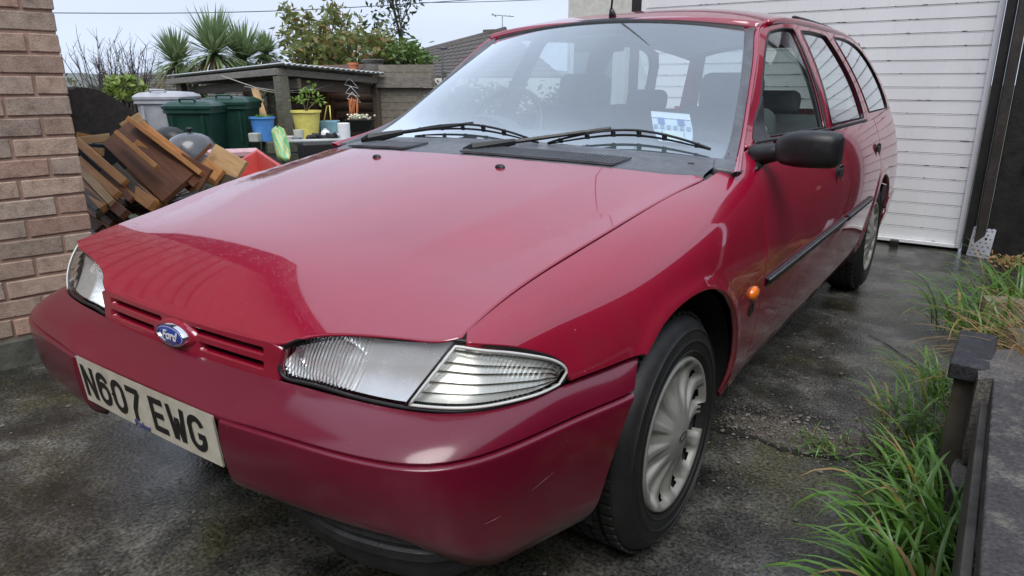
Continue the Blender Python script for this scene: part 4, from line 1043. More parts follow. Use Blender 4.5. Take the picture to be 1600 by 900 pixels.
# --- brick house corner on the left: every brick near the corner, plain walling beyond
K = np.array([-1.70, .735]); dv_ = np.array([.18, .983]); dv_ /= np.linalg.norm(dv_); nv_ = np.array([dv_[1], -dv_[0]])   # nv_ points to the drive
def brick_mat(name, a, b_):
    m, t, b = new_mat(name); v = coords(t, 1); oi = N(t, 'ShaderNodeObjectInfo')
    off = N(t, 'ShaderNodeVectorMath', operation='ADD'); t.links.new(v, off.inputs[0]); t.links.new(oi.outputs['Random'], off.inputs[1])
    c = ramp(t, noise(t, off.outputs[0], 22, 6, .7), [(.25, [x * .55 for x in a]), (.5, a), (.75, b_)])
    sp = ramp(t, noise(t, off.outputs[0], 260, 3), [(.33, g(.35)), (.45, g(1))]); c = mixc(t, .8, c, mixc(t, 1, c, sp, 'MULTIPLY'))
    hv = N(t, 'ShaderNodeHueSaturation'); mr = N(t, 'ShaderNodeMapRange'); mr.inputs[3].default_value = .82; mr.inputs[4].default_value = 1.15; t.links.new(oi.outputs['Random'], mr.inputs[0]); t.links.new(mr.outputs[0], hv.inputs['Value']); t.links.new(c, hv.inputs['Color'])
    t.links.new(hv.outputs[0], b.inputs['Base Color']); b.inputs['Roughness'].default_value = .85; b.inputs['Specular IOR Level'].default_value = .25
    bump(t, b, noise(t, off.outputs[0], 170, 5, .7), .9, .004); return m
BR = [brick_mat('buff_brick', (.42, .305, .235), (.50, .385, .30)), brick_mat('pink_brick', (.43, .28, .215), (.49, .34, .27)), brick_mat('grey_brick', (.36, .28, .225), (.47, .38, .31))]
M_mortar = plain('pink_mortar', (.34, .22, .17), .95, bmp=.6, bscale=220, var=.25)
def brick_far():
    m, t, b = new_mat('brickwork'); v = coords(t, 1); bt = N(t, 'ShaderNodeTexBrick'); bt.inputs['Scale'].default_value = 1; bt.inputs['Brick Width'].default_value = .225; bt.inputs['Row Height'].default_value = .0775; bt.inputs['Mortar Size'].default_value = .006
    bt.inputs['Color1'].default_value = (.35, .265, .2, 1); bt.inputs['Color2'].default_value = (.29, .24, .2, 1); bt.inputs['Mortar'].default_value = (.33, .19, .14, 1)
    sx = N(t, 'ShaderNodeSeparateXYZ'); cb = N(t, 'ShaderNodeCombineXYZ'); t.links.new(v, sx.inputs[0]); ad = N(t, 'ShaderNodeMath', operation='ADD'); t.links.new(sx.outputs[0], ad.inputs[0]); t.links.new(sx.outputs[1], ad.inputs[1]); t.links.new(ad.outputs[0], cb.inputs[0]); t.links.new(sx.outputs[2], cb.inputs[1]); t.links.new(cb.outputs[0], bt.inputs['Vector'])
    t.links.new(bt.outputs['Color'], b.inputs['Base Color']); b.inputs['Roughness'].default_value = .9; return m
house = root('brick_house', (K[0], K[1], 0), 'corner of a buff and pink brick house at the left of the drive', 'house')
def wp(s, o, z): p = K - dv_ * s + nv_ * o; return (p[0], p[1], z)     # s along the wall from the corner towards the street, o outwards
PIT, BH, BL, JT = .0775, .066, .215, .0105; z0 = .115
NB = 22; LWALL = .80
# mortar core behind the bricks, plain walling above and beyond
def slab(name, s0, s1, o0, o1, za, zb, mat): 
    V = [wp(s, o, z) for z in (za, zb) for s, o in ((s0, o0), (s1, o0), (s1, o1), (s0, o1))]
    return mesh(name, V, [(3, 2, 1, 0), (4, 5, 6, 7), (0, 1, 5, 4), (1, 2, 6, 5), (2, 3, 7, 6), (3, 0, 4, 7)], mat, house)
slab('mortar', .006, LWALL, -.30, -.0075, z0 - .01, z0 + NB * PIT, M_mortar)
M_bf = brick_far()
ZB = z0 + NB * PIT + .001
gp_ = [(0, ZB), (5.0, ZB), (5.0, 2.05), (2.5, 4.25), (0, 2.05)]
V = [wp(s_, -.001, z) for s_, z in gp_] + [wp(s_, -3.0, z) for s_, z in gp_]; mesh('wall', V, [tuple(range(5)), tuple(range(9, 4, -1))] + [(i, 5 + i, 5 + (i + 1) % 5, (i + 1) % 5) for i in range(5)], M_bf, house)
M_roof = plain('dark_roof_tile', (.05, .042, .038), .7, var=.3)
for a_, b_ in ((( -.28, 1.83), (2.5, 4.28)), ((5.28, 1.83), (2.5, 4.28))):
    V = [wp(a_[0], .16, a_[1]), wp(b_[0], .16, b_[1]), wp(b_[0], -3.2, b_[1]), wp(a_[0], -3.2, a_[1])]; V += [(x, y, z + .14) for x, y, z in V]
    mesh('roof_slope', V, [(3, 2, 1, 0), (4, 5, 6, 7), (0, 1, 5, 4), (1, 2, 6, 5), (2, 3, 7, 6), (3, 0, 4, 7)], M_roof, house)
slab('wall', LWALL + .001, 5.5, -.3, -.001, .1, z0 + NB * PIT, M_bf)
slab('plinth', -.05, 5.5, -.3, .045, 0, .105, plain('plinth_concrete', (.085, .085, .07), .7, bmp=.8, bscale=60, var=.4))
bmesh_cache = {}
def brick_obj(s0, L, row, mat):
    """one brick: slightly irregular edges, own tone"""
    c = wp(s0 + L / 2, 0, z0 + row * PIT + BH / 2)
    key = (round(L, 3), mat.name, rnd.randrange(3))
    if key not in bmesh_cache:
        bm = bmesh.new(); bmesh.ops.create_cube(bm, size=1)
        for v_ in bm.verts: v_.co = Vector((v_.co.x * L + rnd.gauss(0, .0012), v_.co.y * .10 - .05, v_.co.z * BH + rnd.gauss(0, .0012)))
        bmesh.ops.bevel(bm, geom=bm.edges[:], offset=.0035, segments=1, affect='EDGES')
        me = bpy.data.meshes.new('brick'); bm.to_mesh(me); bm.free(); me.materials.append(mat); bmesh_cache[key] = me
    o = bpy.data.objects.new('brick', bmesh_cache[key]); col.objects.link(o); o.parent = house
    o.location = (c[0] - house.location.x + nv_[0] * rnd.uniform(-.002, .002), c[1] - house.location.y, c[2]); o.rotation_euler = (0, 0, math.atan2(nv_[1], nv_[0]) - math.pi / 2)
pat = 'gpbgbbpbggbgbpgbbgpgbb'
for r in range(NB):
    s = 0.0; header = (r % 2 == 0)
    L = .1025 if header else BL
    while s < LWALL - .02:
        L2 = min(L, LWALL - s); k = rnd.random(); mt = BR[0] if k < .45 else BR[1] if k < .62 else BR[2]
        brick_obj(s, L2, r, mt); s += L2 + JT; L = BL

# --- garage: white slatted door in a frame
M_wd = None
def door_white():
    m, t, b = new_mat('white_steel'); v = coords(t, 1)
    c = ramp(t, noise(t, v, 3, 5), [(.3, (.74, .75, .76)), (.7, (.82, .83, .84))])
    mp = N(t, 'ShaderNodeMapping'); mp.inputs['Scale'].default_value = (5, 1, .8); tc = N(t, 'ShaderNodeNewGeometry'); t.links.new(tc.outputs['Position'], mp.inputs[0])
    st = ramp(t, noise(t, mp.outputs[0], 7, 6, .7), [(.55, g(0)), (.80, g(.3))]); c = mixc(t, st, c, (.45, .44, .40))
    t.links.new(c, b.inputs['Base Color']); b.inputs['Roughness'].default_value = .35; return m
M_wd = door_white(); GY = 4.87
gdoor = root('garage_door', (.02, GY, 0), 'white garage door of narrow horizontal steel slats behind the car', 'garage door')
GX0, GX1 = -1.145, 1.195; GP = .0845
me_sl = None
prof = [(.010, .0005), (.002, .001), (.0, .003), (.0, .030), (.0, .055), (-.0003, .077), (-.0022, .0788), (-.0022, .0802), (.002, .0816), (.010, .0828)]
V = []; F = []
for x in (GX0 - .02, GX1 - .02):
    for y, z in prof: V.append((x, y, z))
n = len(prof)
for i in range(n - 1): F.append((i, n + i, n + i + 1, i + 1))
me_sl = bpy.data.meshes.new('slat'); me_sl.from_pydata(V, [], F); me_sl.materials.append(M_wd); me_sl.polygons.foreach_set('use_smooth', [True] * len(me_sl.polygons)); me_sl.set_sharp_from_angle(angle=math.radians(35))
for i in range(25):
    o = bpy.data.objects.new('slat', me_sl); col.objects.link(o); o.parent = gdoor; o.location = (0, rnd.uniform(-.001, .001), .045 + i * GP)
MB().box((GX1 + .0175, GY - .004, 1.09), (.034, .04, 2.14)).build('door_frame', M_wd, gdoor, bevel=.004); MB().box((GX0 - .0175, GY - .004, 1.09), (.034, .04, 2.14)).build('door_frame', M_wd, gdoor, bevel=.004)
MB().box((.025, GY - .005, .032), (GX1 - GX0 - .002, .042, .026)).build('door_bottom_rail', M_wd, gdoor, bevel=.004)
MB().box((.025, GY + .05, 1.05), (2.38, .02, 2.1)).build('door_backing', plain('dark_backing', (.05, .045, .04), .9), gdoor)  # plain dark board behind the slats
# specks of rust and moss left in the grooves between the slats
m = MB()
for i in range(25):
    for k in range(rnd.randrange(3, 11)):
        x = rnd.uniform(-1.1, 1.17); z = .045 + i * GP + .002; L = rnd.uniform(.004, .03); m.box((x, GY - .001, z), (L, .004, rnd.uniform(.002, .004)))
tag(m.build('groove_dirt', plain('dirt', (.03, .026, .02), .9), gdoor), kind='stuff')
M_tim = plain('black_stained_timber', (.014, .013, .012), .55, bmp=.5, bscale=45, var=.5, nscale=9)
gar = root('garage', (1.5, 4.9, 0), 'black stained timber jamb and dark wall at the right of the garage door', 'garage')
MB().box((1.262, GY, 1.2), (.055, .16, 2.4)).build('door_jamb', M_tim, gar, bevel=.006)
MB().box((1.322, 4.80, 1.2), (.055, .10, 2.4), .06).build('door_post', plain('brown_stained_timber', (.030, .025, .021), .6, bmp=.6, bscale=40, var=.5, nscale=7), gar, bevel=.006)
MB().box((1.475, 4.83, 1.2), (.24, .08, 2.4)).build('cladding_board', M_tim, gar, bevel=.006)
MB().box((2.15, 4.88, 1.2), (1.10, .1, 2.4)).build('dark_wall', plain('dark_render', (.022, .020, .018), .9, bmp=.8, bscale=50, var=.6), gar)
MB().box((0, GY + .05, 2.35), (3.2, .3, .42)).build('lintel', plain('fascia_white', (.6, .6, .6), .5), gar)
MB().box((-1.225, GY + .03, 1.15), (.085, .10, 2.3)).build('door_jamb', M_tim, gar, bevel=.006)
tag(MB().box((1.512, 4.775, .60), (.035, .05, .05)).build('brick_chip', BR[1], bevel=.004), 'small pale pink brick end showing in the dark wall', 'brick')
# small dark rubber stop under the door
tag(MB().box((.84, 4.78, .022), (.055, .05, .045), .1).build('door_stop', M_rubber, bevel=.006), 'small black rubber block on the ground before the garage door', 'door stop')
# white house beyond the garage, seen over and through the car
wh = root('white_house', (-2.6, 7.5, 0), 'cream rendered house wall with a white window frame beyond the car roof', 'house')
a0, a1 = pix(889, 10, 7.6), pix(1003, 10, 7.0)
M_cream = plain('cream_render', (.60, .58, .52), .85, bmp=.4, bscale=80)
ang = math.atan2(a1[1] - a0[1], a1[0] - a0[0]); cm = (a0 + a1) / 2; L = np.linalg.norm((a1 - a0)[:2])
MB().box((cm[0] + .4 * math.cos(ang), cm[1] + .4 * math.sin(ang) + .3, 1.3), (L + .8, .5, 3.6), ang).build('wall', M_cream, wh)
MB().box((cm[0] - .05, cm[1] - .02, 1.05), (.62, .16, .95), ang).build('window_frame', M_white, wh, bevel=.01)
MB().box((cm[0] - .05, cm[1] - .06, 1.05), (.50, .10, .80), ang).build('window_pane', plain('pane', (.12, .15, .17), .1), wh)

# --- perforated steel plate leaning on the jamb
pc = [np.array(p) for p in ((1.268, 4.735, .004), (1.392, 4.690, .004), (1.404, 4.755, .188), (1.282, 4.785, .186))]
def plate_s(u, v): u = np.asarray(u)[:, None]; v = np.asarray(v)[:, None]; return pc[0] * (1 - u) * (1 - v) + pc[1] * u * (1 - v) + pc[2] * u * v + pc[3] * (1 - u) * v
hs_ = []
for r in range(7):
    for c in range(4):
        u = .13 + .24 * c + (.10 if r % 2 else 0); v = .09 + .135 * r
        if u > .93 or (r, c) in ((4, 2), (1, 3)): continue
        hs_.append(np.array([(u + .055 * math.cos(a), v + .022 * math.sin(a)) for a in np.linspace(0, 2 * math.pi, 9)[:-1]]))
hs_.append(np.array([(.66 + .065 * math.cos(a), .635 + .05 * math.sin(a)) for a in np.linspace(0, 2 * math.pi, 13)[:-1]]))
pp = panel('perforated_plate', densify([(0, 0), (1, 0), (1, .97), (.9, 1), (.8, .965), (.7, 1.0), (.6, .97), (.5, 1.01), (.4, .975), (.3, 1.02), (.2, .98), (.1, 1.03), (0, 1)], .12), plate_s, plain('galvanised_steel', (.50, .53, .56), .35, metal=.6), None, .12, holes=hs_, depth=.003, rnd=.0005)
tag(pp, 'perforated galvanised steel plate leaning at the foot of the garage jamb', 'metal plate')

# --- right-hand side: coping wall, sleepers, stones, soil
def conc_mat(name, a, b_, s=1.0):
    m, t, b = new_mat(name); v = coords(t, 1)
    c = ramp(t, noise(t, v, 9 * s, 7, .7), [(.28, a), (.52, [x * 1.9 for x in a]), (.75, b_)]); sp = ramp(t, noise(t, v, 150, 4), [(.35, g(.45)), (.7, g(1.5))]); c = mixc(t, .9, c, mixc(t, 1, c, sp, 'MULTIPLY'))
    t.links.new(c, b.inputs['Base Color']); b.inputs['Roughness'].default_value = .6; bump(t, b, noise(t, v, 120, 5, .7), .8, .005); return m
M_cop = conc_mat('weathered_coping', (.030, .028, .028), (.26, .235, .19))
wl = root('garden_wall', (1.6, 0, 0), 'low garden wall with a broad lichen-spotted concrete coping at the right edge', 'wall')
cop = MB()
bm_pts = [(1.433, 1.20), (1.436, .40), (1.44, -1.2), (1.80, -1.2), (1.80, 1.24)]
V = [(x, y, .39) for x, y in bm_pts] + [(x, y, .452) for x, y in bm_pts]; n = 5
cop.add(V, [tuple(range(n))[::-1], tuple(range(n, 2 * n))] + [(i, (i + 1) % n, n + (i + 1) % n, n + i) for i in range(n)])
cop.build('coping', M_cop, wl, bevel=.006)
MB().box((1.64, -.02, .195), (.34, 2.36, .388)).build('wall_core', conc_mat('wall_block', (.05, .045, .04), (.16, .14, .12)), wl)
MB().box((1.427, .10, .29), (.016, 2.18, .198)).build('edging_board', plain('weathered_board', (.075, .068, .058), .8, bmp=.6, bscale=30, var=.45, nscale=12), wl, bevel=.003)
# dark tarred sleeper end
sl = root('timber_sleeper', (1.39, 1.5, 0), 'black tarred timber block with a worn top standing behind the grass', 'timber block')
M_tar = conc_mat('tarred_wood', (.014, .014, .017), (.075, .075, .085), 2)
MB().box((1.392, 1.545, .378), (.092, .31, .045), -.02).build('block_top', M_tar, sl, bevel=.006); MB().box((1.385, 1.50, .18), (.055, .16, .352)).build('post', plain('grey_post', (.10, .085, .062), .8, bmp=.5, bscale=30, var=.4, nscale=9), sl, bevel=.004)
def stone(loc, d, mat, label, rz=0, cat='stone', group=None):
    bm = bmesh.new(); bmesh.ops.create_cube(bm, size=1); bmesh.ops.subdivide_edges(bm, edges=bm.edges[:], cuts=3, use_grid_fill=True)
    for v_ in bm.verts:
        q = v_.co.normalized() * .62; v_.co = v_.co.lerp(q, .28) + Vector((rnd.gauss(0, .018), rnd.gauss(0, .018), rnd.gauss(0, .018)))
        v_.co = Vector((v_.co.x * d[0], v_.co.y * d[1], (v_.co.z + .5) * d[2]))
    me = bpy.data.meshes.new('stone'); bm.to_mesh(me); bm.free(); me.materials.append(mat); me.polygons.foreach_set('use_smooth', [True] * len(me.polygons)); me.set_sharp_from_angle(angle=math.radians(40))
    o = bpy.data.objects.new('garden_stone', me); col.objects.link(o); o.location = loc; o.rotation_euler = (0, 0, rz); return tag(o, label, cat, group)
M_st = conc_mat('grey_stone', (.06, .055, .05), (.20, .18, .15)); M_buff = conc_mat('buff_stone', (.13, .11, .07), (.36, .32, .22))
stone((1.455, 1.46, .14), (.11, .24, .26), M_st, 'upright grey stone slab between the tarred block and the coping', .05)
stone((1.44, 1.30, .0), (.10, .16, .15), M_st, 'rough grey stone low down beside the coping wall')
stone((1.465, 1.37, .10), (.08, .12, .10), M_buff, 'buff rubble stone wedged under the grey slab')
stone((1.50, 3.02, .05), (.22, .10, .13), M_buff, 'pale yellowish stone block half covered by grass blades', .25)
stone((1.56, 2.30, .02), (.14, .20, .22), M_st, 'dark stone under the dry grass tussock', .2)
# soil bank
M_soil = soil_mat('dark_soil', (.012, .010, .008), (.045, .036, .026), 30)
V = []; nx, ny = 16, 44
for i in range(nx):
    for j in range(ny):
        y = 1.22 + (4.75 - 1.22) * j / (ny - 1); xe = 1.33 + .10 * max(0, (y - 3.4)) / 1.3; x = xe + (3.2 - xe) * (i / (nx - 1)) ** 1.5
        V.append((x, y, -.01 + .36 * float(sstep(0, .45, x - xe - .04)) * float(1 - sstep(2.6, 4.7, y) * .75) + rnd.gauss(0, .008)))
tag(mesh('soil_bank', V, [(i * ny + j, (i + 1) * ny + j, (i + 1) * ny + j + 1, i * ny + j + 1) for i in range(nx - 1) for j in range(ny - 1)], M_soil, smooth=True), kind='structure')
# unseen fence added at the right for dark reflections, each board its own piece
fen = root('added_fence', (2.75, 1.5, 0), 'dark brown close-boarded fence on the bank at the right', 'fence')
M_fen = plain('fence_board', (.045, .034, .025), .8, bmp=.4, bscale=30, var=.4, nscale=6)
me_b = bpy.data.meshes.new('board'); mb_ = MB().box((0, 0, .95), (.02, .145, 1.9)); me_b.from_pydata(mb_.V, [], mb_.F); me_b.materials.append(M_fen)
for i in range(50):
    o = bpy.data.objects.new('board', me_b); col.objects.link(o); o.parent = fen; o.location = (rnd.uniform(-.006, .006), -4.2 + i * .15, 0)

# --- leaf blades
def leaf_mat(name, a, b_, rough=.35, trans=.25):
    m, t, b = new_mat(name); oi = N(t, 'ShaderNodeObjectInfo'); v = coords(t, 1)
    t.links.new(ramp(t, noise(t, v, 9, 4), [(.3, a), (.7, b_)]), b.inputs['Base Color']); b.inputs['Roughness'].default_value = rough
    b.inputs['Transmission Weight'].default_value = 0; b.inputs['Subsurface Weight'].default_value = 0; b.inputs['Specular IOR Level'].default_value = .5
    tl = N(t, 'ShaderNodeBsdfTranslucent'); tl.inputs[0].default_value = (*[x * 1.4 for x in b_], 1); ms = N(t, 'ShaderNodeMixShader'); ms.inputs[0].default_value = trans
    out = t.nodes['Material Output']; t.links.new(b.outputs[0], ms.inputs[1]); t.links.new(tl.outputs[0], ms.inputs[2]); t.links.new(ms.outputs[0], out.inputs[0]); return m
M_blade = leaf_mat('strap_leaf', (.065, .15, .022), (.13, .26, .045), .28); M_blade2 = leaf_mat('yellowing_leaf', (.16, .17, .03), (.26, .22, .05), .4); M_dry = leaf_mat('dry_grass', (.26, .16, .065), (.40, .27, .12), .6)
def blade(m, base, az, L, w, droop, lift, seg=9, twist=0):
    """an arching strap leaf with a folded midrib"""
    P = []; p = np.array(base, float); el = lift; st = L / seg
    for i in range(seg + 1):
        P.append(p.copy()); p = p + st * np.array([math.cos(az) * math.cos(el), math.sin(az) * math.cos(el), math.sin(el)]); el -= droop * (0.4 + 1.5 * i / seg) / seg; az += twist / seg
        if p[2] < .012: p[2] = .012; el = max(el, 0)
    sd_ = np.array([-math.sin(az), math.cos(az), 0]); G = []
    for i, q in enumerate(P):
        t = i / seg; ww = w * (min(1, .55 + t * 2.2)) * (1 - max(0, (t - .55) / .45) ** 1.6) + .0004
        G.append([q + sd_ * ww / 2, q - np.array([0, 0, ww * .22]), q - sd_ * ww / 2])
    m.grid(np.array(G))
def clump(loc, n, Lr, w, name, label, seed, spread=.05, az0=None, mats=None, cat='plant', group=None, lift=(.9, 1.5), droop=(1.2, 2.6)):
    r = random.Random(seed); rt = root(name, loc, label, cat, group); mats = mats or [(M_blade, 1.0)]
    ms = [MB() for _ in mats]
    for k in range(n):
        az = r.uniform(0, 2 * math.pi) if az0 is None or r.random() < .35 else az0 + r.gauss(0, .8)
        q = r.random(); acc = 0; idx = 0
        for i, (mm, pr) in enumerate(mats):
            acc += pr
            if q <= acc: idx = i; break
        L = r.uniform(*Lr)
        blade(ms[idx], (loc[0] + r.gauss(0, spread), loc[1] + r.gauss(0, spread), loc[2] + .005), az, L, w * r.uniform(.4, 1.25), r.uniform(*droop), r.uniform(*lift), twist=r.gauss(0, .4))
    for i, mm in enumerate(ms):
        if mm.V: mm.build(('leaves', 'yellow_leaves', 'dead_leaves')[i], mats[i][0], rt, True)
    return rt
GM = [(M_blade, .91), (M_blade2, .06), (M_dry, .03)]
gp = 'strap-leaved plants along the foot of the garden wall'
clump((1.375, .80, 0), 105, (.14, .36), .012, 'strap_leaf_plant', 'glossy green strap-leaved plant nearest the camera beside the coping wall', 1, .05, math.pi, GM, group=gp)
clump((1.38, 1.06, 0), 120, (.14, .38), .012, 'strap_leaf_plant', 'lush arching strap-leaved plant beside the edging board of the coping wall', 2, .06, math.pi, GM, group=gp)
clump((1.345, 1.38, 0), 90, (.12, .29), .0095, 'strap_leaf_plant', 'strap-leaved plant at the foot of the black tarred block, near side', 3, .05, math.pi, GM, group=gp)
clump((1.32, 1.72, 0), 95, (.12, .29), .009, 'strap_leaf_plant', 'dense strap-leaved plant left of the black tarred block', 4, .06, math.pi, GM, group=gp)
clump((1.33, 2.10, 0), 75, (.12, .27), .008, 'strap_leaf_plant', 'strap-leaved plant just beyond the black tarred block', 5, .06, math.pi, GM, group=gp)
clump((1.38, 2.85, .02), 80, (.22, .42), .010, 'strap_leaf_plant', 'loose grassy plant in front of the pale stone block', 6, .07, math.pi * .95, GM, group=gp)
clump((1.46, 3.35, .03), 70, (.24, .44), .010, 'strap_leaf_plant', 'farthest grassy plant on the bank, beyond the pale stone block', 7, .08, math.pi * .95, GM, group=gp)
clump((1.60, 1.78, .26), 240, (.22, .42), .0035, 'dry_grass_tussock', 'dry straw-coloured grass tussock drooping over the black block and coping', 8, .05, math.pi * .98, [(M_dry, .88), (M_blade, .12)], lift=(.1, 1.2), droop=(.8, 2.0))
clump((1.08, 1.53, 0), 60, (.03, .09), .004, 'small_weed', 'small green weed growing in the joint of the drive', 9, .05, None, [(M_blade, .9), (M_blade2, .1)], lift=(.3, 1.3))
clump((1.19, 1.56, 0), 30, (.03, .07), .004, 'small_weed', 'smaller weed tuft in the joint nearer the strap-leaved plants', 10, .03, None, [(M_blade, .8), (M_blade2, .2)], lift=(.3, 1.3))
# dead stems
ds = MB()
for k in range(16):
    b = np.array([1.26 + rnd.gauss(0, .03), 1.42 + rnd.gauss(0, .10), 0]); a = math.pi + rnd.gauss(0, .9); L = rnd.uniform(.12, .26); tip = b + [L * .55 * math.cos(a), L * .55 * math.sin(a), L * .8]
    md = (b + tip) / 2 + [rnd.gauss(0, .015), rnd.gauss(0, .015), .02]; ds.tube([b, md, tip], [.0022, .0017, .0008], 5)
    for q in range(3): t = rnd.random(); p = md + (tip - md) * t; ds.tube([p, p + [rnd.gauss(0, .03), rnd.gauss(0, .03), rnd.uniform(.0, .04)]], [.0011, .0006], 4)
tag(ds.build('dead_stems', plain('dead_stem', (.045, .03, .022), .8)), 'thin dark dead twigs standing among the strap-leaved plants', 'twigs')
# leaf litter by the jamb
m = MB()
for k in range(120):
    x, y = 1.50 + rnd.gauss(0, .07), 4.55 + rnd.gauss(0, .10); s = rnd.uniform(.008, .025); a = rnd.random() * 6
    m.add([(x + s * math.cos(a + b) * r_, y + s * math.sin(a + b) * r_, .02 + rnd.random() * .03) for b, r_ in ((0, 1), (1.2, .5), (3.1, 1), (4.6, .5))], [(0, 1, 2, 3)])
tag(m.build('leaf_litter', M_dry), 'fallen brown leaves gathered by the garage jamb', 'leaves', kind='stuff')

# unseen house added behind the camera to cut front light and darken bumper reflections
ho = root('added_house', (0, -6.5, 0), 'unseen brick house added behind the camera to darken the front bumper', 'house')
MB().box((0, -7.0, 2.4), (16, 1.0, 4.8)).build('wall', M_bf, ho)
for x_ in (-5, -2, 1.5, 4.5):
    f_ = MB().box((x_, -6.49, 2.0), (1.5, .06, 1.2)).build('window_frame', M_white, ho); MB().box((x_, -6.455, 2.0), (1.36, .02, 1.06)).build('window_pane', plain('dark_pane', (.03, .035, .04), .08), f_)
MB().add([(-8.3, -6.2, 4.7), (8.3, -6.2, 4.7), (8.3, -9.5, 7), (-8.3, -9.5, 7)], [(0, 1, 2, 3)]).build('roof', M_roof, ho)
# ------------------------------------------------------------------ the yard behind, left of the car
YG = 0.0
# rough gravel and turf of the yard, laid over the slab
def yard_mat():
    m, t, b = new_mat('yard_gravel'); v = coords(t, 1)
    c = ramp(t, noise(t, v, 14, 7, .7), [(.3, (.035, .033, .027)), (.7, (.12, .11, .09))]); gr_ = ramp(t, noise(t, v, .8, 5, .6), [(.45, g(0)), (.6, g(.9))]); c = mixc(t, gr_, c, (.045, .06, .02))
    t.links.new(c, b.inputs['Base Color']); b.inputs['Roughness'].default_value = .9; bump(t, b, noise(t, v, 60, 5), .8, .02); return m
M_yard = yard_mat()
tag(mesh('yard', [(-250, 1.1, .004), (-2.4, 1.1, .004), (-2.4, 5.2, .004), (-2.4, 300, .004), (-250, 300, .004)], [(0, 1, 2, 3, 4)], M_yard), kind='structure')
tag(mesh('garden', [(-2.4, 5.2, .004), (200, 5.2, .004), (200, 300, .004), (-2.4, 300, .004)], [(0, 1, 2, 3)], M_yard), kind='structure')
def wood(name, a, b_, sc_=1.0):
    m, t, b = new_mat(name); tc = N(t, 'ShaderNodeTexCoord'); mp = N(t, 'ShaderNodeMapping'); mp.inputs['Scale'].default_value = (3 * sc_, 22 * sc_, 22 * sc_); oi = N(t, 'ShaderNodeObjectInfo')
    ad = N(t, 'ShaderNodeVectorMath', operation='ADD'); t.links.new(tc.outputs['Object'], ad.inputs[0]); t.links.new(oi.outputs['Random'], ad.inputs[1]); t.links.new(ad.outputs[0], mp.inputs[0])
    c = ramp(t, noise(t, mp.outputs[0], 1.6, 6, .65), [(.3, a), (.7, b_)]); t.links.new(c, b.inputs['Base Color']); b.inputs['Roughness'].default_value = .6; bump(t, b, noise(t, mp.outputs[0], 3, 5), .4, .004); return m
M_oak = wood('warm_timber', (.36, .145, .04), (.60, .29, .095)); M_mah = wood('red_brown_timber', (.12, .045, .02), (.22, .09, .042)); M_pale = wood('pale_timber', (.42, .25, .11), (.60, .40, .20)); M_old = wood('old_timber', (.055, .040, .028), (.13, .098, .07)); M_greyw = wood('silvered_timber', (.12, .11, .095), (.26, .235, .20))
def plank(p0, p1, w, h, mat, label, name='timber_offcut', up=(0, 0, 1), group='timber offcuts in the pile', cat='timber'):
    """a plank lying from p0 to p1, local x along its grain"""
    a, b = np.array(p0, float), np.array(p1, float); L = float(np.linalg.norm(b - a)); c = (a + b) / 2
    d = Vector((b - a) / L); u = Vector(up); r = u.cross(d).normalized(); u = d.cross(r)
    mb = MB().box((0, 0, 0), (L, w, h)); o = mesh(name, mb.V, mb.F, mat, None, False, None, (0, 0, 0))
    o.matrix_world = Matrix(((d.x, r.x, u.x, c[0]), (d.y, r.y, u.y, c[1]), (d.z, r.z, u.z, c[2]), (0, 0, 0, 1)))
    bv = o.modifiers.new('bevel', 'BEVEL'); bv.width = min(w, h) * .08; bv.segments = 1
    return tag(o, label, cat, group)
toc = np.array(CAM)
def facing(p): return tuple((toc - np.array(p)) / np.linalg.norm(toc - np.array(p)))
def pl(x0, y0, d0, x1, y1, d1, w, h, mat, label, face=True, **k):
    a, b = pix(x0, y0, d0), pix(x1, y1, d1); plank(a, b, w, h, mat, label, up=facing((a + b) / 2) if face else (0, 0, 1), **k)
# timber pile
pl(185, 207, 4.55, 280, 296, 4.15, .24, .035, M_mah, 'wide red-brown board leaning across the middle of the timber pile')
pl(212, 194, 4.5, 326, 280, 4.2, .03, .16, M_oak, 'thick warm brown plank on edge, topmost of the timber pile', face=True)
pl(212, 206, 4.58, 312, 284, 4.28, .17, .03, M_oak, 'broad warm brown board lying under the topmost plank')
pl(196, 206, 4.62, 226, 188, 4.66, .12, .03, M_pale, 'short pale batten crossing the upper end of the topmost plank')
pl(213, 224, 4.45, 292, 286, 4.18, .05, .035, M_oak, 'rounded moulding strip beside the wide red-brown board')
pl(236, 226, 4.40, 308, 290, 4.15, .045, .03, M_mah, 'dark moulding strip beside the topmost plank')
pl(182, 207, 4.35, 246, 262, 4.1, .028, .03, M_oak, 'narrow batten along the edge of the wide red-brown board')
pl(122, 222, 4.5, 198, 288, 4.15, .05, .05, M_oak, 'square brown batten sloping down beside the brick corner')
pl(124, 250, 4.45, 185, 306, 4.1, .05, .04, M_oak, 'brown batten below the square one beside the brick corner')
pl(123, 262, 4.4, 176, 318, 4.05, .045, .035, M_pale, 'pale split batten low beside the brick corner')
pl(124, 282, 4.35, 164, 326, 4.05, .05, .04, M_oak, 'short brown batten low beside the brick corner')
pl(126, 302, 4.3, 158, 334, 4.05, .05, .04, M_old, 'weathered batten lowest beside the brick corner')
pl(134, 232, 4.6, 212, 304, 4.2, .06, .03, M_old, 'weathered grey-brown strip behind the square batten')
pl(122, 220, 4.62, 172, 214, 4.7, .05, .018, M_pale, 'pale thin lath lying flat across the top left of the pile')
pl(120, 212, 4.72, 168, 222, 4.72, .05, .018, M_oak, 'brown lath crossing under the pale thin lath')
pl(142, 236, 4.5, 162, 238, 4.5, .05, .02, M_pale, 'short pale offcut sticking out of the left of the pile')
pl(180, 262, 4.3, 236, 318, 4.05, .06, .05, M_old, 'weathered joist low in the middle of the pile')
pl(196, 290, 4.2, 240, 322, 4.0, .07, .04, M_oak, 'brown board just above the far wing of the car')
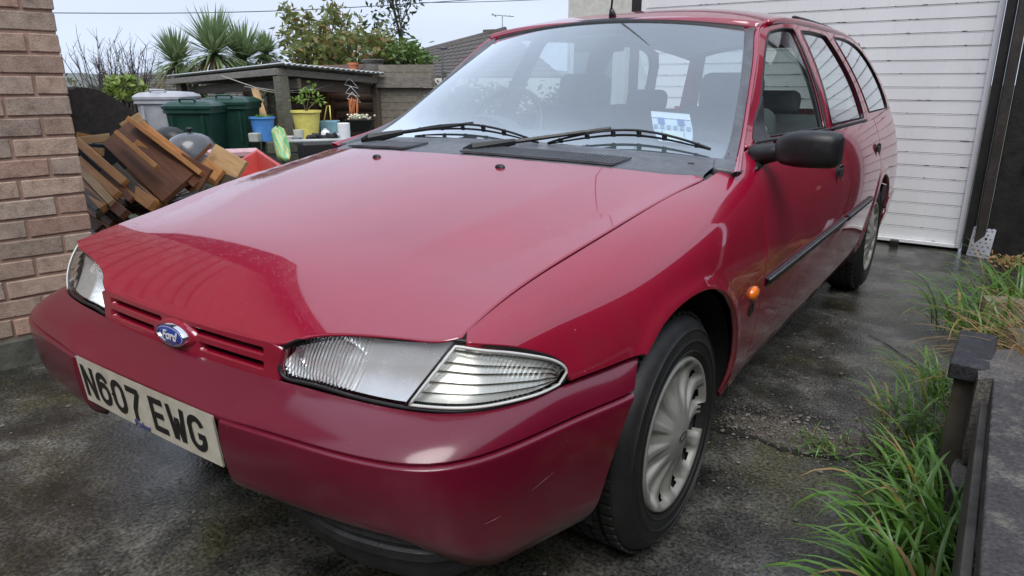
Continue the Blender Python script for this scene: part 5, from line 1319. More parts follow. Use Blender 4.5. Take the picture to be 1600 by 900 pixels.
pl(150, 300, 4.2, 196, 336, 4.0, .06, .04, M_mah, 'red-brown offcut low beside the far wing of the car')
pl(276, 256, 4.25, 322, 282, 4.15, .15, .02, M_mah, 'small dark veneered board facing up near the far wing')
pl(330, 240, 4.6, 378, 268, 4.45, .14, .025, M_pale, 'pale knotty plywood piece at the right end of the pile')
pl(316, 256, 4.55, 345, 276, 4.4, .09, .03, M_oak, 'brown block under the knotty plywood piece')
pl(306, 250, 4.5, 331, 225, 4.5, .022, .022, M_mah, 'short turned handle sticking up from the pile')
pl(300, 262, 4.6, 366, 290, 4.4, .10, .05, M_old, 'dark joist under the plywood piece')
sh = pix(175, 250, 4.75); tag(MB().box(sh, (.40, .015, .26), math.radians(30), .5, 0).build('glass_sheet', plain('blue_grey_sheet', (.13, .17, .21), .2), bevel=.003), 'blue-grey sheet standing behind the battens of the pile', 'sheet')
for k in range(24):
    x = rnd.uniform(122, 205) if k < 14 else rnd.uniform(112, 150); y = 258 + rnd.uniform(0, 60) if k < 14 else 285 + rnd.uniform(0, 55); dd_ = rnd.uniform(4.15, 4.5); L = rnd.uniform(30, 70); pl(x, y, dd_ + .15, x + L, y + L * rnd.uniform(.7, .95), dd_ - .1, rnd.uniform(.035, .07), rnd.uniform(.02, .045), (M_oak, M_old, M_pale, M_mah)[k % 4], ('warm brown', 'weathered grey-brown', 'pale', 'dark red-brown')[k % 4] + ' splintered batten among those stacked low between the brick corner and the car', group='splintered battens low in the pile')
# pile underlay: broken wood heap below
m = MB()
for k in range(120):
    p = pix(rnd.uniform(128, 300), rnd.uniform(270, 330), rnd.uniform(4.3, 4.7)); p[2] = max(.03, min(p[2], .34)) ; a = rnd.random() * 3; L = rnd.uniform(.1, .35); m.bar(p, p + [L * math.cos(a), L * math.sin(a), rnd.uniform(-.08, .08)], rnd.uniform(.02, .05), rnd.uniform(.01, .03))
tag(m.build('broken_wood', M_old), 'heap of small broken wood under the timber pile', 'wood', kind='stuff')
# dark curved metal sheet
cs = [(104, 140), (112, 136), (128, 137), (145, 141), (165, 150), (185, 162), (205, 176), (222, 190), (226, 197)]
top_ = np.array([pix(x, y, 5.4 + (x - 104) * .003) for x, y in cs]); bot_ = top_.copy(); bot_[:, 2] = .25
V = np.vstack([top_, bot_, top_ + [.02, .03, 0], bot_ + [.02, .03, 0]]); n = len(cs); F = []
for i in range(n - 1): F += [(i, i + 1, n + i + 1, n + i), (2 * n + i, 3 * n + i, 3 * n + i + 1, 2 * n + i + 1), (i, 2 * n + i, 2 * n + i + 1, i + 1)]
F += [(n - 1, 3 * n - 1, 4 * n - 1, 2 * n - 1), (0, n, 3 * n, 2 * n)]
tag(mesh('metal_sheet', V, F, plain('rusted_black_steel', (.020, .015, .013), .75, bmp=.4, bscale=40, var=.5)), 'large dark rusty steel sheet with a curved top edge behind the timber', 'metal sheet')
# red plastic tray
tr = MB(); A = [pix(352, 262, 4.9), pix(402, 233, 5.1), pix(440, 258, 4.8), pix(385, 290, 4.6)]
ct = np.mean(A, 0); B_ = [ct + (a - ct) * .86 - np.array([0, 0, .0]) for a in A]; C_ = [ct + (a - ct) * .7 - np.array([0, 0, .12]) for a in A]; D_ = [a - np.array([0, 0, .16]) for a in A]
for P, Q in ((D_, A), (A, B_), (B_, C_)):
    for i in range(4): j = (i + 1) % 4; tr.add([P[i], P[j], Q[j], Q[i]], [(0, 1, 2, 3)])
tr.add(C_, [(0, 1, 2, 3)]); rt_ = tr.build('plastic_tray', plain('red_plastic', (.50, .07, .06), .4), bevel=.006)
tag(rt_, 'faded red plastic tray with a pale rim at the right end of the pile', 'tray')
cz_ = float(min(d[2] for d in D_)); ck = root('wooden_crate', (ct[0], ct[1], 0), 'rough slatted crate under the red plastic tray', 'crate')
for zz_ in np.linspace(.06, cz_ - .05, 4):
    for dx_, dy_, L1, L2 in ((0, -.17, .50, .02), (0, .17, .50, .02), (-.25, 0, .02, .36), (.25, 0, .02, .36)): MB().box((ct[0] + dx_, ct[1] + dy_, zz_), (L1, L2, .08)).build('slat', M_old, ck)
A2 = [pix(318, 234, 5.1), pix(400, 231, 5.3), pix(430, 252, 5.0), pix(424, 258, 5.0), pix(396, 237, 5.25), pix(330, 240, 5.05)]
tag(mesh('plastic_sheet', [*A2, *[p - np.array([0, 0, .03]) for p in A2]], [tuple(range(6)), tuple(range(11, 5, -1))] + [(i, (i + 1) % 6, 6 + (i + 1) % 6, 6 + i) for i in range(6)], plain('pink_plastic', (.58, .36, .38), .4)), 'strip of faded pink plastic draped behind the red tray', 'plastic sheet')

# wheelie bins
def bin_(loc, rz, mb_, ml, label, s=1.0):
    r = root('wheelie_bin', loc, label, 'bin', 'wheelie bins behind the timber pile'); c, s_ = math.cos(rz), math.sin(rz)
    def X(P): return [(loc[0] + s * (x * c - y * s_), loc[1] + s * (x * s_ + y * c), loc[2] + s * z) for x, y, z in P]
    def rect(w, d, z, yo=0, rr=.05, n=4):
        o = []
        for cx, cy, a0 in ((w / 2 - rr, d / 2 - rr, 0), (-w / 2 + rr, d / 2 - rr, 90), (-w / 2 + rr, -d / 2 + rr, 180), (w / 2 - rr, -d / 2 + rr, 270)):
            o += [(cx + rr * math.cos(math.radians(a0 + a)), cy + rr * math.sin(math.radians(a0 + a)) + yo, z) for a in np.linspace(0, 90, n)]
        return o + [o[0]]
    body = [rect(.44, .50, .03), rect(.46, .52, .10), rect(.54, .63, .86), rect(.55, .64, .88), rect(.585, .69, .885), rect(.585, .69, .935), rect(.56, .66, .94)]
    m = MB().grid(np.array([X(q) for q in body])); m.build('body', mb_, r, 'auto')
    lid = [rect(.60, .72, .935), rect(.605, .725, .965), rect(.57, .68, .985), rect(.48, .55, 1.015, -.02), rect(.2, .25, 1.03, -.02), rect(.02, .02, 1.032, -.02, .008)]
    MB().grid(np.array([X(q) for q in lid])).build('lid', ml, r, 'auto')
    h = X([(-.24, .36, .93), (-.24, .42, .975), (.24, .42, .975), (.24, .36, .93)]); MB().tube(h, .016 * s, 8).build('handle', ml, r, True)
    h2 = X([(-.10, -.26, 1.005), (-.08, -.30, 1.045), (.08, -.30, 1.045), (.10, -.26, 1.005)]); MB().tube(h2, .014 * s, 8).build('lid_grip', ml, r, True)
    for sx in (-.25, .25):
        w_ = MB().lathe([(0, -.03), (.10, -.03), (.10, .03), (0, .03)], (0, 0, 0), 20, 'X'); w_.V = X([(v[0] + sx, v[1] + .27, v[2] + .10) for v in w_.V]); w_.build('wheel', M_tyre, r, 'auto')
    for k in (-.18, .18): MB().add(X([(k - .015, -.330, .50), (k + .015, -.330, .50), (k + .015, -.355, .86), (k - .015, -.355, .86), (k, -.30, .5)]), [(0, 1, 2, 3)]).build('rib', mb_, r)
M_green = plain('dark_green_plastic', (.012, .050, .036), .38, var=.2, nscale=5); M_greyb = plain('pale_grey_plastic', (.40, .41, .44), .5, var=.18, nscale=6)
def ground_at(px, d, py_top, ztop): q = pix(px, py_top, d); return (q[0], q[1], q[2] - ztop)
bin_(ground_at(262, 8.9, 150, .97), math.radians(38), M_greyb, M_greyb, 'pale grey wheelie bin behind the two dark green ones')
bin_(ground_at(308, 7.9, 150, 1.0), math.radians(34), M_green, M_green, 'dark green wheelie bin, left of the green pair, with a grip on its lid', .93)
bin_(ground_at(360, 8.3, 150, .98), math.radians(40), M_green, M_green, 'dark green wheelie bin, right of the green pair, beside the blue bucket', .95)
# kettle barbecue lid and a black cover behind it
q = pix(300, 236, 7.0); kb = root('kettle_barbecue', (q[0], q[1], 0), 'grey domed kettle barbecue with a knob standing before the green bins', 'barbecue')
MB().lathe([(.245, -.10), (.245, -.02), (.24, .0), (.225, .07), (.18, .13), (.11, .168), (.03, .182), (0, .183)], q, 32).build('dome_lid', plain('grey_enamel', (.085, .088, .095), .25, coat=.4), kb, True)
MB().lathe([(.012, .18), (.012, .20), (.032, .204), (.034, .222), (.02, .23), (0, .231)], q, 16).build('knob', M_black, kb, True)
MB().lathe([(.24, -.10), (.235, -.16), (.18, -.25), (.05, -.29), (0, -.29)], q, 32).build('bowl', plain('black_enamel', (.02, .02, .022), .3), kb, True)
for a in (0, 2.1, 4.2): MB().tube([(q[0] + .12 * math.cos(a), q[1] + .12 * math.sin(a), q[2] - .24), (q[0] + .24 * math.cos(a), q[1] + .24 * math.sin(a), 0)], .012, 6).build('leg', M_black, kb, True)
q = pix(266, 212, 7.3); tag(MB().lathe([(.19, -.12), (.18, .0), (.15, .05), (.08, .085), (0, .095)], q, 24, 'Z', 1.2, .8).build('black_cover', M_black, None, True), 'low black rounded cover left of the grey barbecue dome', 'cover')
# concrete ledge of blocks, each block its own piece
led = root('block_ledge', tuple(pix(470, 222, 8.2) * [1, 1, 0]), 'low mossy ledge of concrete blocks carrying buckets and tubs', 'ledge')
la, lb = pix(386, 222, 8.0), pix(560, 216, 8.6); dl = (lb - la); dl[2] = 0; LL = np.linalg.norm(dl); dl /= LL; an = math.atan2(dl[1], dl[0]); M_led = conc_mat('mossy_block', (.05, .055, .035), (.20, .19, .14))
for k in range(int(LL / .44) + 1):
    for row in range(2):
        p = la + dl * (k * .44 + .22 + (.2 if row else 0)); MB().box((p[0] + .1, p[1] + .15, la[2] - .06 - .135 * row), (.43, .38, .13), an).build('block', M_led, led, bevel=.01)
ZL = la[2] + .006
def pot(name, px, d, w, prof, mat, label, cat, z=None, n=28, sx=1, sy=1):
    q = pix(px, 200, d); q[2] = ZL if z is None else z; r = root(name, tuple(q), label, cat)
    MB().lathe([(a * w, b * w) for a, b in prof], q, n, 'Z', sx, sy).build('body', mat, r, 'auto'); return r, q
P_bucket = [(0, 0), (.38, 0), (.5, 1.0), (.535, 1.0), (.54, .93), (.52, .93), (.49, 1.0), (.47, .9), (.0, .85)]
M_bl = plain('blue_plastic', (.08, .26, .62), .4, var=.15); M_yel = plain('yellow_plastic', (.70, .62, .16), .45, var=.15)
r_b, q_b = pot('blue_bucket', 411, 8.05, .27, P_bucket, M_bl, 'blue plastic bucket on the ledge beside the right green bin', 'bucket')
m = MB()
for k in range(40): a = rnd.random() * 6.3; m.add([(q_b[0] + .10 * math.cos(a) * rnd.random() + x, q_b[1] + .1 * math.sin(a) + y, q_b[2] + .25 + z) for x, y, z in ((0, 0, 0), (.02, .0, .02), (.025, .02, .05))], [(0, 1, 2)])
m.build('sprouts', M_blade, r_b)
r_y, q_y = pot('yellow_tub', 480, 8.35, .33, P_bucket, M_yel, 'tall pale yellow tub with a leafy shoot on the ledge', 'tub')
st = MB(); lv = MB()
for px_, h in ((487, .42), (470, .25), (497, .22)):
    p1 = pix(px_, 165, 8.35); b0 = q_y + [0, 0, .31]; tip = np.array([p1[0], p1[1], b0[2] + h * .62]); st.tube([b0, (b0 + tip) / 2 + [.01, 0, .02], tip], [.007, .005, .003], 6)
    for k in range(26):
        c = tip + np.array([rnd.gauss(0, .045), rnd.gauss(0, .045), rnd.gauss(0, .035)]); v1 = Vector((rnd.gauss(0, 1), rnd.gauss(0, 1), rnd.gauss(0, .6))).normalized() * .035; v2 = v1.cross(Vector((rnd.gauss(0, 1), rnd.gauss(0, 1), 1))).normalized() * .016
        lv.add([tuple(c - np.array(v1)), tuple(c + np.array(v2)), tuple(c + np.array(v1)), tuple(c - np.array(v2))], [(0, 1, 2, 3)])
st.build('stem', M_old, r_y, True); lv.build('foliage', leaf_mat('bright_leaf', (.12, .22, .03), (.22, .34, .06)), r_y)
P_cyl = [(0, 0), (.5, 0), (.5, 1.3), (.46, 1.33), (.44, 1.3), (.0, 1.28)]
pot('white_container', 537, 8.2, .145, P_cyl, M_white, 'plain white cylindrical container at the right end of the ledge', 'container')
pot('white_bottle', 508, 7.95, .10, [(0, 0), (.5, 0), (.5, 1.0), (.4, 1.2), (.2, 1.3), (.2, 1.45), (.0, 1.46)], M_white, 'round-shouldered white bottle behind the red cup', 'bottle')
pot('red_cup', 505, 7.75, .055, [(0, 0), (.42, 0), (.5, 1.35), (.46, 1.35), (.4, .1)], plain('red_cup', (.60, .04, .025), .4), 'small red plastic cup on the ledge', 'cup')
pot('glass_jar', 523, 7.85, .11, [(0, 0), (.45, 0), (.5, .3), (.5, .7), (.3, .9), (0, .95)], plain('cloudy_glass', (.50, .56, .56), .2), 'cloudy round jar right of the red cup', 'jar')
pot('clear_tub', 466, 7.95, .11, [(0, 0), (.42, 0), (.55, 1.2), (.5, 1.2), (.4, .1)], plain('milky_tub', (.62, .62, .52), .35), 'milky plastic tub leaning before the yellow tub', 'tub')
def crate(px, d, dims, rz, mat, name, label, cat, z=None):
    q = pix(px, 200, d); z = ZL if z is None else z; return tag(MB().box((q[0], q[1], z + dims[2] / 2), dims, rz, taper=1.06).build(name, mat, bevel=.012), label, cat)
crate(516, 8.6, (.20, .16, .20), .6, plain('pale_blue_plastic', (.22, .40, .50), .4), 'blue_box', 'pale blue plastic box behind the white bottle', 'box')
crate(397, 7.9, (.11, .10, .10), .5, plain('grey_tub', (.40, .42, .38), .5), 'grey_planter', 'small square pale grey planter left of the blue bucket', 'planter')
crate(447, 7.8, (.14, .10, .075), .6, plain('ivory_tub', (.48, .47, .42), .5), 'ivory_planter', 'small ivory planter right of the compost bag', 'planter')
crate(463, 7.7, (.08, .08, .07), .4, plain('slate_pot', (.17, .19, .20), .5), 'slate_pot', 'small slate grey pot before the yellow tub', 'pot')
crate(495, 7.7, (.035, .05, .08), .3, M_ink, 'black_box', 'small upright black box before the red cup', 'box')
hk = MB(); q = pix(512, 172, 8.4)
hk.tube([pix(506, 190, 8.4), pix(511, 165, 8.4), pix(515, 165, 8.4), pix(517, 188, 8.4)], .008, 6); tag(hk.build('yellow_strap', M_yel, None, True), 'yellow looped strap rising behind the blue box', 'strap')
# black trough with pale rim
ta, tb = pix(448, 221, 6.9), pix(566, 218, 7.2); d_ = tb - ta; d_[2] = 0; L = np.linalg.norm(d_); an2 = math.atan2(d_[1], d_[0]); c = (ta + tb) / 2
trg = root('black_trough', (c[0], c[1], 0), 'long black plastic trough with a pale rim below the ledge', 'trough')
MB().box((c[0], c[1] + .15, c[2] - .19), (L, .34, .36), an2).build('body', M_black, trg, bevel=.03, seg=3)
MB().tube([ta, tb], .018, 8).build('rim', plain('pale_pipe', (.45, .48, .47), .4), trg, True)
m = MB()
for k in range(30): p = ta + (tb - ta) * rnd.uniform(.15, .55) + np.array([0, .1, rnd.uniform(.01, .05)]); m.box(p, (rnd.uniform(.02, .06), rnd.uniform(.02, .05), .03), rnd.random() * 3, rnd.random(), rnd.random())
tag(m.build('rubble', plain('dark_rubble', (.03, .03, .032), .7, var=.5)), 'small dark rubble and pots lying on the black trough', 'rubble', kind='stuff')
# compost bag, printed in bands
def bag_mat():
    m, t, b = new_mat('compost_bag'); v = coords(t, 1); wv = N(t, 'ShaderNodeTexWave'); wv.inputs['Scale'].default_value = 5; wv.inputs['Distortion'].default_value = 6; wv.bands_direction = 'DIAGONAL'; t.links.new(v, wv.inputs['Vector'])
    t.links.new(ramp(t, wv.outputs['Fac'], [(.25, (.14, .40, .16)), (.5, (.50, .52, .16)), (.75, (.50, .30, .08)), (.9, (.18, .42, .22))]), b.inputs['Base Color']); b.inputs['Roughness'].default_value = .3; return m
P0, P1 = pix(433, 198, 6.6), pix(446, 252, 6.5); G = []
for k in range(14):
    t = k / 13; p = P0 + (P1 - P0) * t; rr_ = .062 * (1 - abs(2 * t - 1) ** 10) + .014; G.append([(p[0] + rr_ * (1 + .12 * math.sin(5 * a + 9 * t)) * math.cos(a), p[1] + rr_ * .8 * math.sin(a), p[2] + .01 * math.sin(3 * a)) for a in np.linspace(0, 2 * math.pi, 19)])
tag(MB().grid(np.array(G)).build('compost_bag', bag_mat(), None, True), 'slim green and yellow printed compost bag standing before the ledge', 'bag')
# lean-to canopy
can = root('canopy', tuple(pix(432, 195, 8.6) * [1, 1, 0]), 'weathered timber lean-to canopy with a pale corrugated roof over the yard', 'canopy')
cL, cA, cR = pix(262, 128, 11.2), pix(432, 112, 8.5), pix(592, 126, 9.6); cB = cL + (cR - cA)
def beam(a, b, w, h, name, mat=M_greyw): return MB().bar(a, b, w, h).build(name, mat, can, bevel=.006)
beam(cL, cA, .05, .08, 'fascia'); beam(cA, cR, .05, .08, 'fascia'); beam(cL + [.1, .2, -.14], cA + [.1, .25, -.14], .05, .12, 'purlin', M_old); beam(cA + [-.1, .3, -.15], cR + [-.1, .25, -.13], .05, .14, 'purlin', M_old)
for f in np.linspace(.08, .92, 6): a = cA + (cR - cA) * f; b = cL + (cB - cL) * f; beam(a + [0, 0, .02], b + [0, 0, .02], .05, .08, 'rafter', M_old)
nC = 60; G = []
for i in range(nC):
    f = i / (nC - 1); a = cA + (cR - cA) * f; b = cL + (cB - cL) * f; wv = .012 * math.sin(i * 2.1)
    G.append([a + (b - a) * q + np.array([0, 0, .085 + wv]) - (b - a) * .02 for q in np.linspace(-.02, 1.03, 5)])
rf = MB().grid(np.array(G)).build('corrugated_roof', plain('pale_corrugated', (.50, .52, .53), .5, var=.2), can, True); sm = rf.modifiers.new('thick', 'SOLIDIFY'); sm.thickness = .012
beam(cA + [0, .05, -.05], np.r_[(cA + [0.05, .05, 0])[:2], 0], .13, .13, 'post', wood('green_stained_post', (.075, .072, .05), (.17, .16, .12))); beam(pix(284, 130, 11), np.r_[pix(284, 130, 11)[:2], 0], .10, .10, 'post', M_old); beam(cR + [-.05, 0, -.05], np.r_[(cR + [-.05, 0, 0])[:2], 0], .09, .09, 'post', M_old)
beam(pix(398, 138, 9.0), pix(414, 190, 8.8), .09, .03, 'brace', M_pale)
tag(MB().lathe([(.0, .07), (.05, .06), (.08, .03), (.085, 0)], pix(432, 103, 8.7), 16, 'Z', 1.3, .8).build('roof_cap', M_black, None, True), 'dark rounded cap on the front corner of the canopy roof', 'cap')
# board shed under the canopy: each log board its own piece
shd = root('log_shed', tuple(pix(540, 195, 10.8) * [1, 1, 0]), 'dark brown log-boarded shed standing at the back of the canopy', 'shed')
sA, sB = pix(438, 150, 11.4), pix(592, 150, 10.2); sd2 = sB - sA; sd2[2] = 0; Ls = np.linalg.norm(sd2); sd2 /= Ls
M_log = wood('log_board', (.075, .040, .027), (.15, .085, .058)); zt = pix(560, 128, 10.3)[2]
for k in range(12):
    z = .06 + k * .135
    if z > zt + .25: break
    G = [[sA + sd2 * s_ - sA * [0, 0, 1] + np.array([0, 0, z]) + np.array([sd2[1], -sd2[0], 0]) * (.03 * math.sin(a)) + np.array([0, 0, .066 * -math.cos(a)]) for s_ in (0, Ls)] for a in np.linspace(.1, math.pi - .1, 6)]
    MB().grid(np.array(G)).build('log_board', M_log, shd, True)
dd = [pix(x, y, 10.75) for x, y in ((490, 140), (540, 138), (540, 205), (490, 207))]
for k in range(6):
    a = dd[0] + (dd[1] - dd[0]) * (k + .5) / 6; b = dd[3] + (dd[2] - dd[3]) * (k + .5) / 6; MB().bar(a, b, .072, .03, (-sd2[1], sd2[0], 0)).build('door_board', M_mah, shd)
# paler boarded screen at the right
scn = root('board_screen', tuple(pix(630, 195, 9.9) * [1, 1, 0]), 'pale weathered horizontal board screen right of the log shed', 'fence panel')
nA_, nB_ = pix(594, 150, 9.7), pix(680, 150, 9.5); M_scr = wood('pale_screen_board', (.13, .115, .09), (.25, .22, .175))
for k in range(13):
    z = .02 + k * .10; MB().bar(np.r_[nA_[:2], z + .05], np.r_[nB_[:2], z + .05], .03, .094).build('board', M_scr, scn)
zz = pix(620, 126, 9.6)[2]; MB().bar(np.r_[nA_[:2], zz - .02] + [0, -.05, 0], np.r_[nB_[:2], zz - .02] + [0, -.05, 0], .08, .14).build('top_rail', M_greyw, scn); MB().bar(np.r_[(nA_ + [-.02, -.05, 0])[:2], 0], np.r_[(nA_ + [-.02, -.05, 0])[:2], zz], .05, .05).build('post', M_greyw, scn)
# things hanging under the canopy
hg = MB()
for k, y in enumerate((128, 141, 150)):
    x = 546 + 2 * k; hg.tube([pix(x, y - 6, 9.2), pix(x + 14, y + 10, 9.2), pix(x - 8, y + 4, 9.2), pix(x, y - 6, 9.2)], .004, 5)
tag(hg.build('coat_hangers', M_white, None, True), 'white wire hangers hooked on the canopy beam', 'hangers')
op = MB()
for k in range(7): x = 545 + 2.2 * k; op.tube([pix(x, 152 + rnd.uniform(0, 3), 9.15), pix(x + rnd.uniform(-2, 2), 172, 9.15), pix(x + rnd.uniform(-2, 2), 180 + rnd.uniform(0, 10), 9.15)], .006, 5)
tag(op.build('orange_rope', plain('orange_rope', (.50, .16, .05), .7), None, True), 'bundle of orange rope hanging beside the white hangers', 'rope')
ln = MB(); ln.tube([pix(345, 118, 9.4), pix(400, 137, 9.0), pix(440, 143, 8.7), pix(475, 140, 8.9), pix(507, 130, 9.2)], .006, 5); tag(ln.build('washing_line', plain('cord', (.45, .42, .36), .7), None, True), 'slack pale cord strung between the canopy posts', 'cord')
ln = MB(); ln.tube([pix(382, 135, 9.0), pix(430, 145, 8.7), pix(480, 144, 8.9), pix(529, 128, 9.3)], .006, 5); tag(ln.build('washing_line', plain('cord_dark', (.30, .28, .23), .7), None, True), 'second, lower cord sagging under the canopy beam', 'cord')
# bowl planter at the right end
q = pix(563, 205, 8.6); bp_ = root('bowl_planter', tuple(q), 'black bowl planter with pale flowers at the foot of the shed', 'planter'); MB().lathe([(0, 0), (.12, 0), (.19, .14), (.18, .14), (0, .12)], q, 24).build('bowl', M_black, bp_, 'auto')
m = MB()
for k in range(60): c = q + np.array([rnd.gauss(0, .07), rnd.gauss(0, .07), .15 + rnd.random() * .05]); m.box(c, (.02, .02, .012), rnd.random(), rnd.random(), 0)
tag(m.build('flowers', plain('cream_petals', (.62, .60, .42), .7), bp_), kind='stuff')
# pots on the roof line
q = pix(584, 118, 9.9); tag(MB().lathe([(.10, 0), (.15, .03), (.16, .10), (.13, .16), (.15, .18), (.16, .21), (.13, .22), (0, .21)], q, 20).build('chimney_pot', conc_mat('weathered_clay', (.05, .045, .04), (.14, .125, .11)), None, 'auto'), 'weathered clay chimney pot on the corner of the shed roof', 'chimney pot')
q = pix(553, 113, 9.9); tag(MB().lathe([(.05, 0), (.065, .10), (.075, .10), (.075, .13), (.05, .13)], q, 16).build('flower_pot', plain('terracotta', (.45, .14, .06), .8), None, 'auto'), 'small terracotta pot on the canopy roof', 'flower pot')

# ------------------------------------------------------------------ trees and shrubs
M_bark = plain('grey_bark', (.075, .062, .05), .9, bmp=.6, bscale=30, var=.4); M_twig = plain('dark_twig', (.055, .042, .038), .9)
def limbs(rt, base, H, r0, r, n=5, spread=.5, mat=None, lev=2, name='trunk', lean=(0, 0)):
    m = MB(); tips = []
    def grow(p, d, L, rad, k):
        P = [p]; R = [rad]; q = np.array(p, float); dd = np.array(d, float)
        for i in range(4):
            dd = dd + np.array([r.gauss(0, .10), r.gauss(0, .10), r.gauss(.03, .05)]); dd /= np.linalg.norm(dd); q = q + dd * L / 4; P.append(q.copy()); R.append(rad * (1 - .16 * (i + 1)))
            if k > 0 and i >= 1:
                for _ in range(r.randint(1, n)):
                    a = r.random() * 6.3; e = dd * (1 - spread * .5) + spread * np.array([math.cos(a), math.sin(a), .25]); grow(q.copy(), e / np.linalg.norm(e), L * r.uniform(.5, .72), rad * .45, k - 1)
        m.tube(P, R, 6 if rad > .015 else 4); tips.append(q)
        tips.append((P[2] + q) / 2)
    grow(np.array(base, float), np.array([lean[0], lean[1], 1.0]), H, r0, lev); m.build(name, mat or M_bark, rt, True); return tips
def foliage(rt, C_, n, size, mat, r, sp=.25, ratio=.42, name='crown', up=.2):
    m = MB()
    for k in range(n):
        c = C_[r.randrange(len(C_))]; p = np.array(c) + np.array([r.gauss(0, sp), r.gauss(0, sp), r.gauss(0, sp * .8)]); v1 = Vector((r.gauss(0, 1), r.gauss(0, 1), r.gauss(up, .7))).normalized(); v2 = v1.cross(Vector((r.gauss(0, 1), r.gauss(0, 1), r.gauss(0, 1)))).normalized(); s = size * r.uniform(.6, 1.3)
        v1 *= s; v2 *= s * ratio; q = np.array(v1); w_ = np.array(v2)
        m.add([tuple(p - q), tuple(p + w_), tuple(p + q), tuple(p - w_)], [(0, 1, 2, 3)])
    return m.build(name, mat, rt)
def tree(px, pyb, pyt, d, name, label, mat, seed, nleaf, size, sp, lev=2, lean=(0, 0), cat='tree', n=3, r0=.05, spread=.6):
    r = random.Random(seed); t = pix(px, pyt, d); b = np.array([t[0], t[1], 0.]); rt = root(name, tuple(b), label, cat, 'trees and shrubs beyond the yard')
    H = t[2]; tips = limbs(rt, b, H * .72, r0, r, n, spread, None, lev, 'trunk', lean)
    if nleaf: foliage(rt, [q for q in tips if q[2] > H * .3], nleaf, size, mat, r, sp)
    return rt
M_mag = leaf_mat('olive_leaf', (.085, .125, .03), (.21, .23, .075), .4); M_rust = leaf_mat('rusty_leaf', (.16, .10, .03), (.26, .17, .06), .5); M_holly = leaf_mat('dark_leaf', (.020, .045, .020), (.055, .085, .035), .3); M_ivy = leaf_mat('ivy_leaf', (.05, .11, .02), (.12, .19, .04), .4)
def bush(px, py, d, rx_, rz_, n, size, mats, name, label, seed, cat='shrub'):
    """rounded shrub: leaves in clumps over an ellipsoid with gaps"""
    r = random.Random(seed); c = pix(px, py, d); rt = root(name, (c[0], c[1], 0), label, cat, 'trees and shrubs beyond the yard'); cl = []
    for k in range(60):
        a = r.random() * 6.3; e = r.uniform(-.9, 1.2); q = r.uniform(.55, 1.0); cl.append(c + np.array([rx_ * q * math.cos(a) * math.cos(e), rx_ * q * math.sin(a) * math.cos(e), rz_ * q * math.sin(e)]))
    for i, (mm, f) in enumerate(mats): foliage(rt, cl, int(n * f), size, mm, r, rx_ * .16, .45, 'crown')
    m = MB()
    for q in cl[:34]: b = np.array([c[0], c[1], 0]); mid = b * .4 + q * .6 + np.array([0, 0, -.1]); m.tube([b + [r.gauss(0, .08), r.gauss(0, .08), 0], mid, q], [.03, .016, .006], 5)
    m.build('trunk', M_bark, rt, True); return rt
bush(565, 92, 12.5, .85, .42, 1900, .07, [(M_mag, .82), (M_rust, .18)], 'evergreen_shrub', 'broad olive and rust leaved evergreen shrub behind the canopy', 21)
bush(505, 86, 12.8, .60, .45, 600, .075, [(M_mag, .85), (M_rust, .15)], 'evergreen_shrub', 'looser upright part of the olive shrub, left, reaching above the wire', 22)
bush(637, 95, 12.2, .50, .30, 1300, .055, [(M_ivy, 1.0)], 'ivy_bush', 'bright green bush right of the chimney pot', 23)
# long shoots of the left shrub
r = random.Random(5); m = MB(); lf = []
c0_ = pix(505, 95, 12.8)
for tx, ty in ((447, 12), (442, 55), (480, 22), (527, 6), (505, 34), (465, 74), (548, 28), (455, 34), (517, 20), (565, 48), (492, 50)):
    p = pix(tx, ty, 12.8 + r.gauss(0, .3)); md = (c0_ + p) / 2 + np.array([0, 0, -.12]); m.tube([c0_, md, p], [.018, .012, .005], 5)
    for f in np.linspace(.45, 1, 7): lf.append(md + (p - md) * f if f > .5 else c0_ + (md - c0_) * f * 2)
rt = root('shooting_shrub', (c0_[0], c0_[1], 0), 'sparse long leafy shoots reaching towards the overhead wire', 'shrub', 'trees and shrubs beyond the yard'); m.tube([(c0_[0], c0_[1], 0), c0_], [.04, .02], 6); m.build('trunk', M_bark, rt, True); foliage(rt, lf, 760, .085, M_mag, r, .10, .35, 'crown', .5); foliage(rt, lf, 130, .08, M_rust, r, .09, .35, 'crown', .5)
tree(607, 110, 2, 13.2, 'holly_tree', 'tall thin dark-leaved tree at the right of the shrubs', M_holly, 31, 1500, .055, .13, 2, (0, 0), n=3, r0=.05, spread=.38)
# bare winter shrub
r = random.Random(9)
for px_, top, sd_, lab in ((150, 58, 1, 'bare twiggy winter shrub beside the brick corner'), (195, 66, 2, 'bare twiggy winter shrub in front of the grey roof')):
    t = pix(px_, top, 14.5); b = np.array([t[0], t[1], 0]); rt = root('bare_shrub', tuple(b), lab, 'shrub', 'trees and shrubs beyond the yard'); mm = MB()
    for k in range(30):
        az = r.random() * 6.3; sp = r.uniform(.1, .9); L = t[2] * r.uniform(.65, 1.02); p0 = b + [r.gauss(0, .12), r.gauss(0, .12), 0]; p1 = p0 + [sp * .5 * math.cos(az), sp * .5 * math.sin(az), L * .55]; p2 = p0 + [sp * math.cos(az), sp * math.sin(az), L]
        mm.tube([p0, p1, p2], [.016, .010, .004], 4)
        for q in range(9):
            f = r.uniform(.3, 1); s0 = p0 + (p1 - p0) * f * 2 if f < .5 else p1 + (p2 - p1) * (f - .5) * 2; mm.tube([s0, s0 + [r.gauss(0, .12), r.gauss(0, .12), r.uniform(.08, .34)]], [.005, .0025], 3)
    mm.build('trunk', M_twig, rt, True)
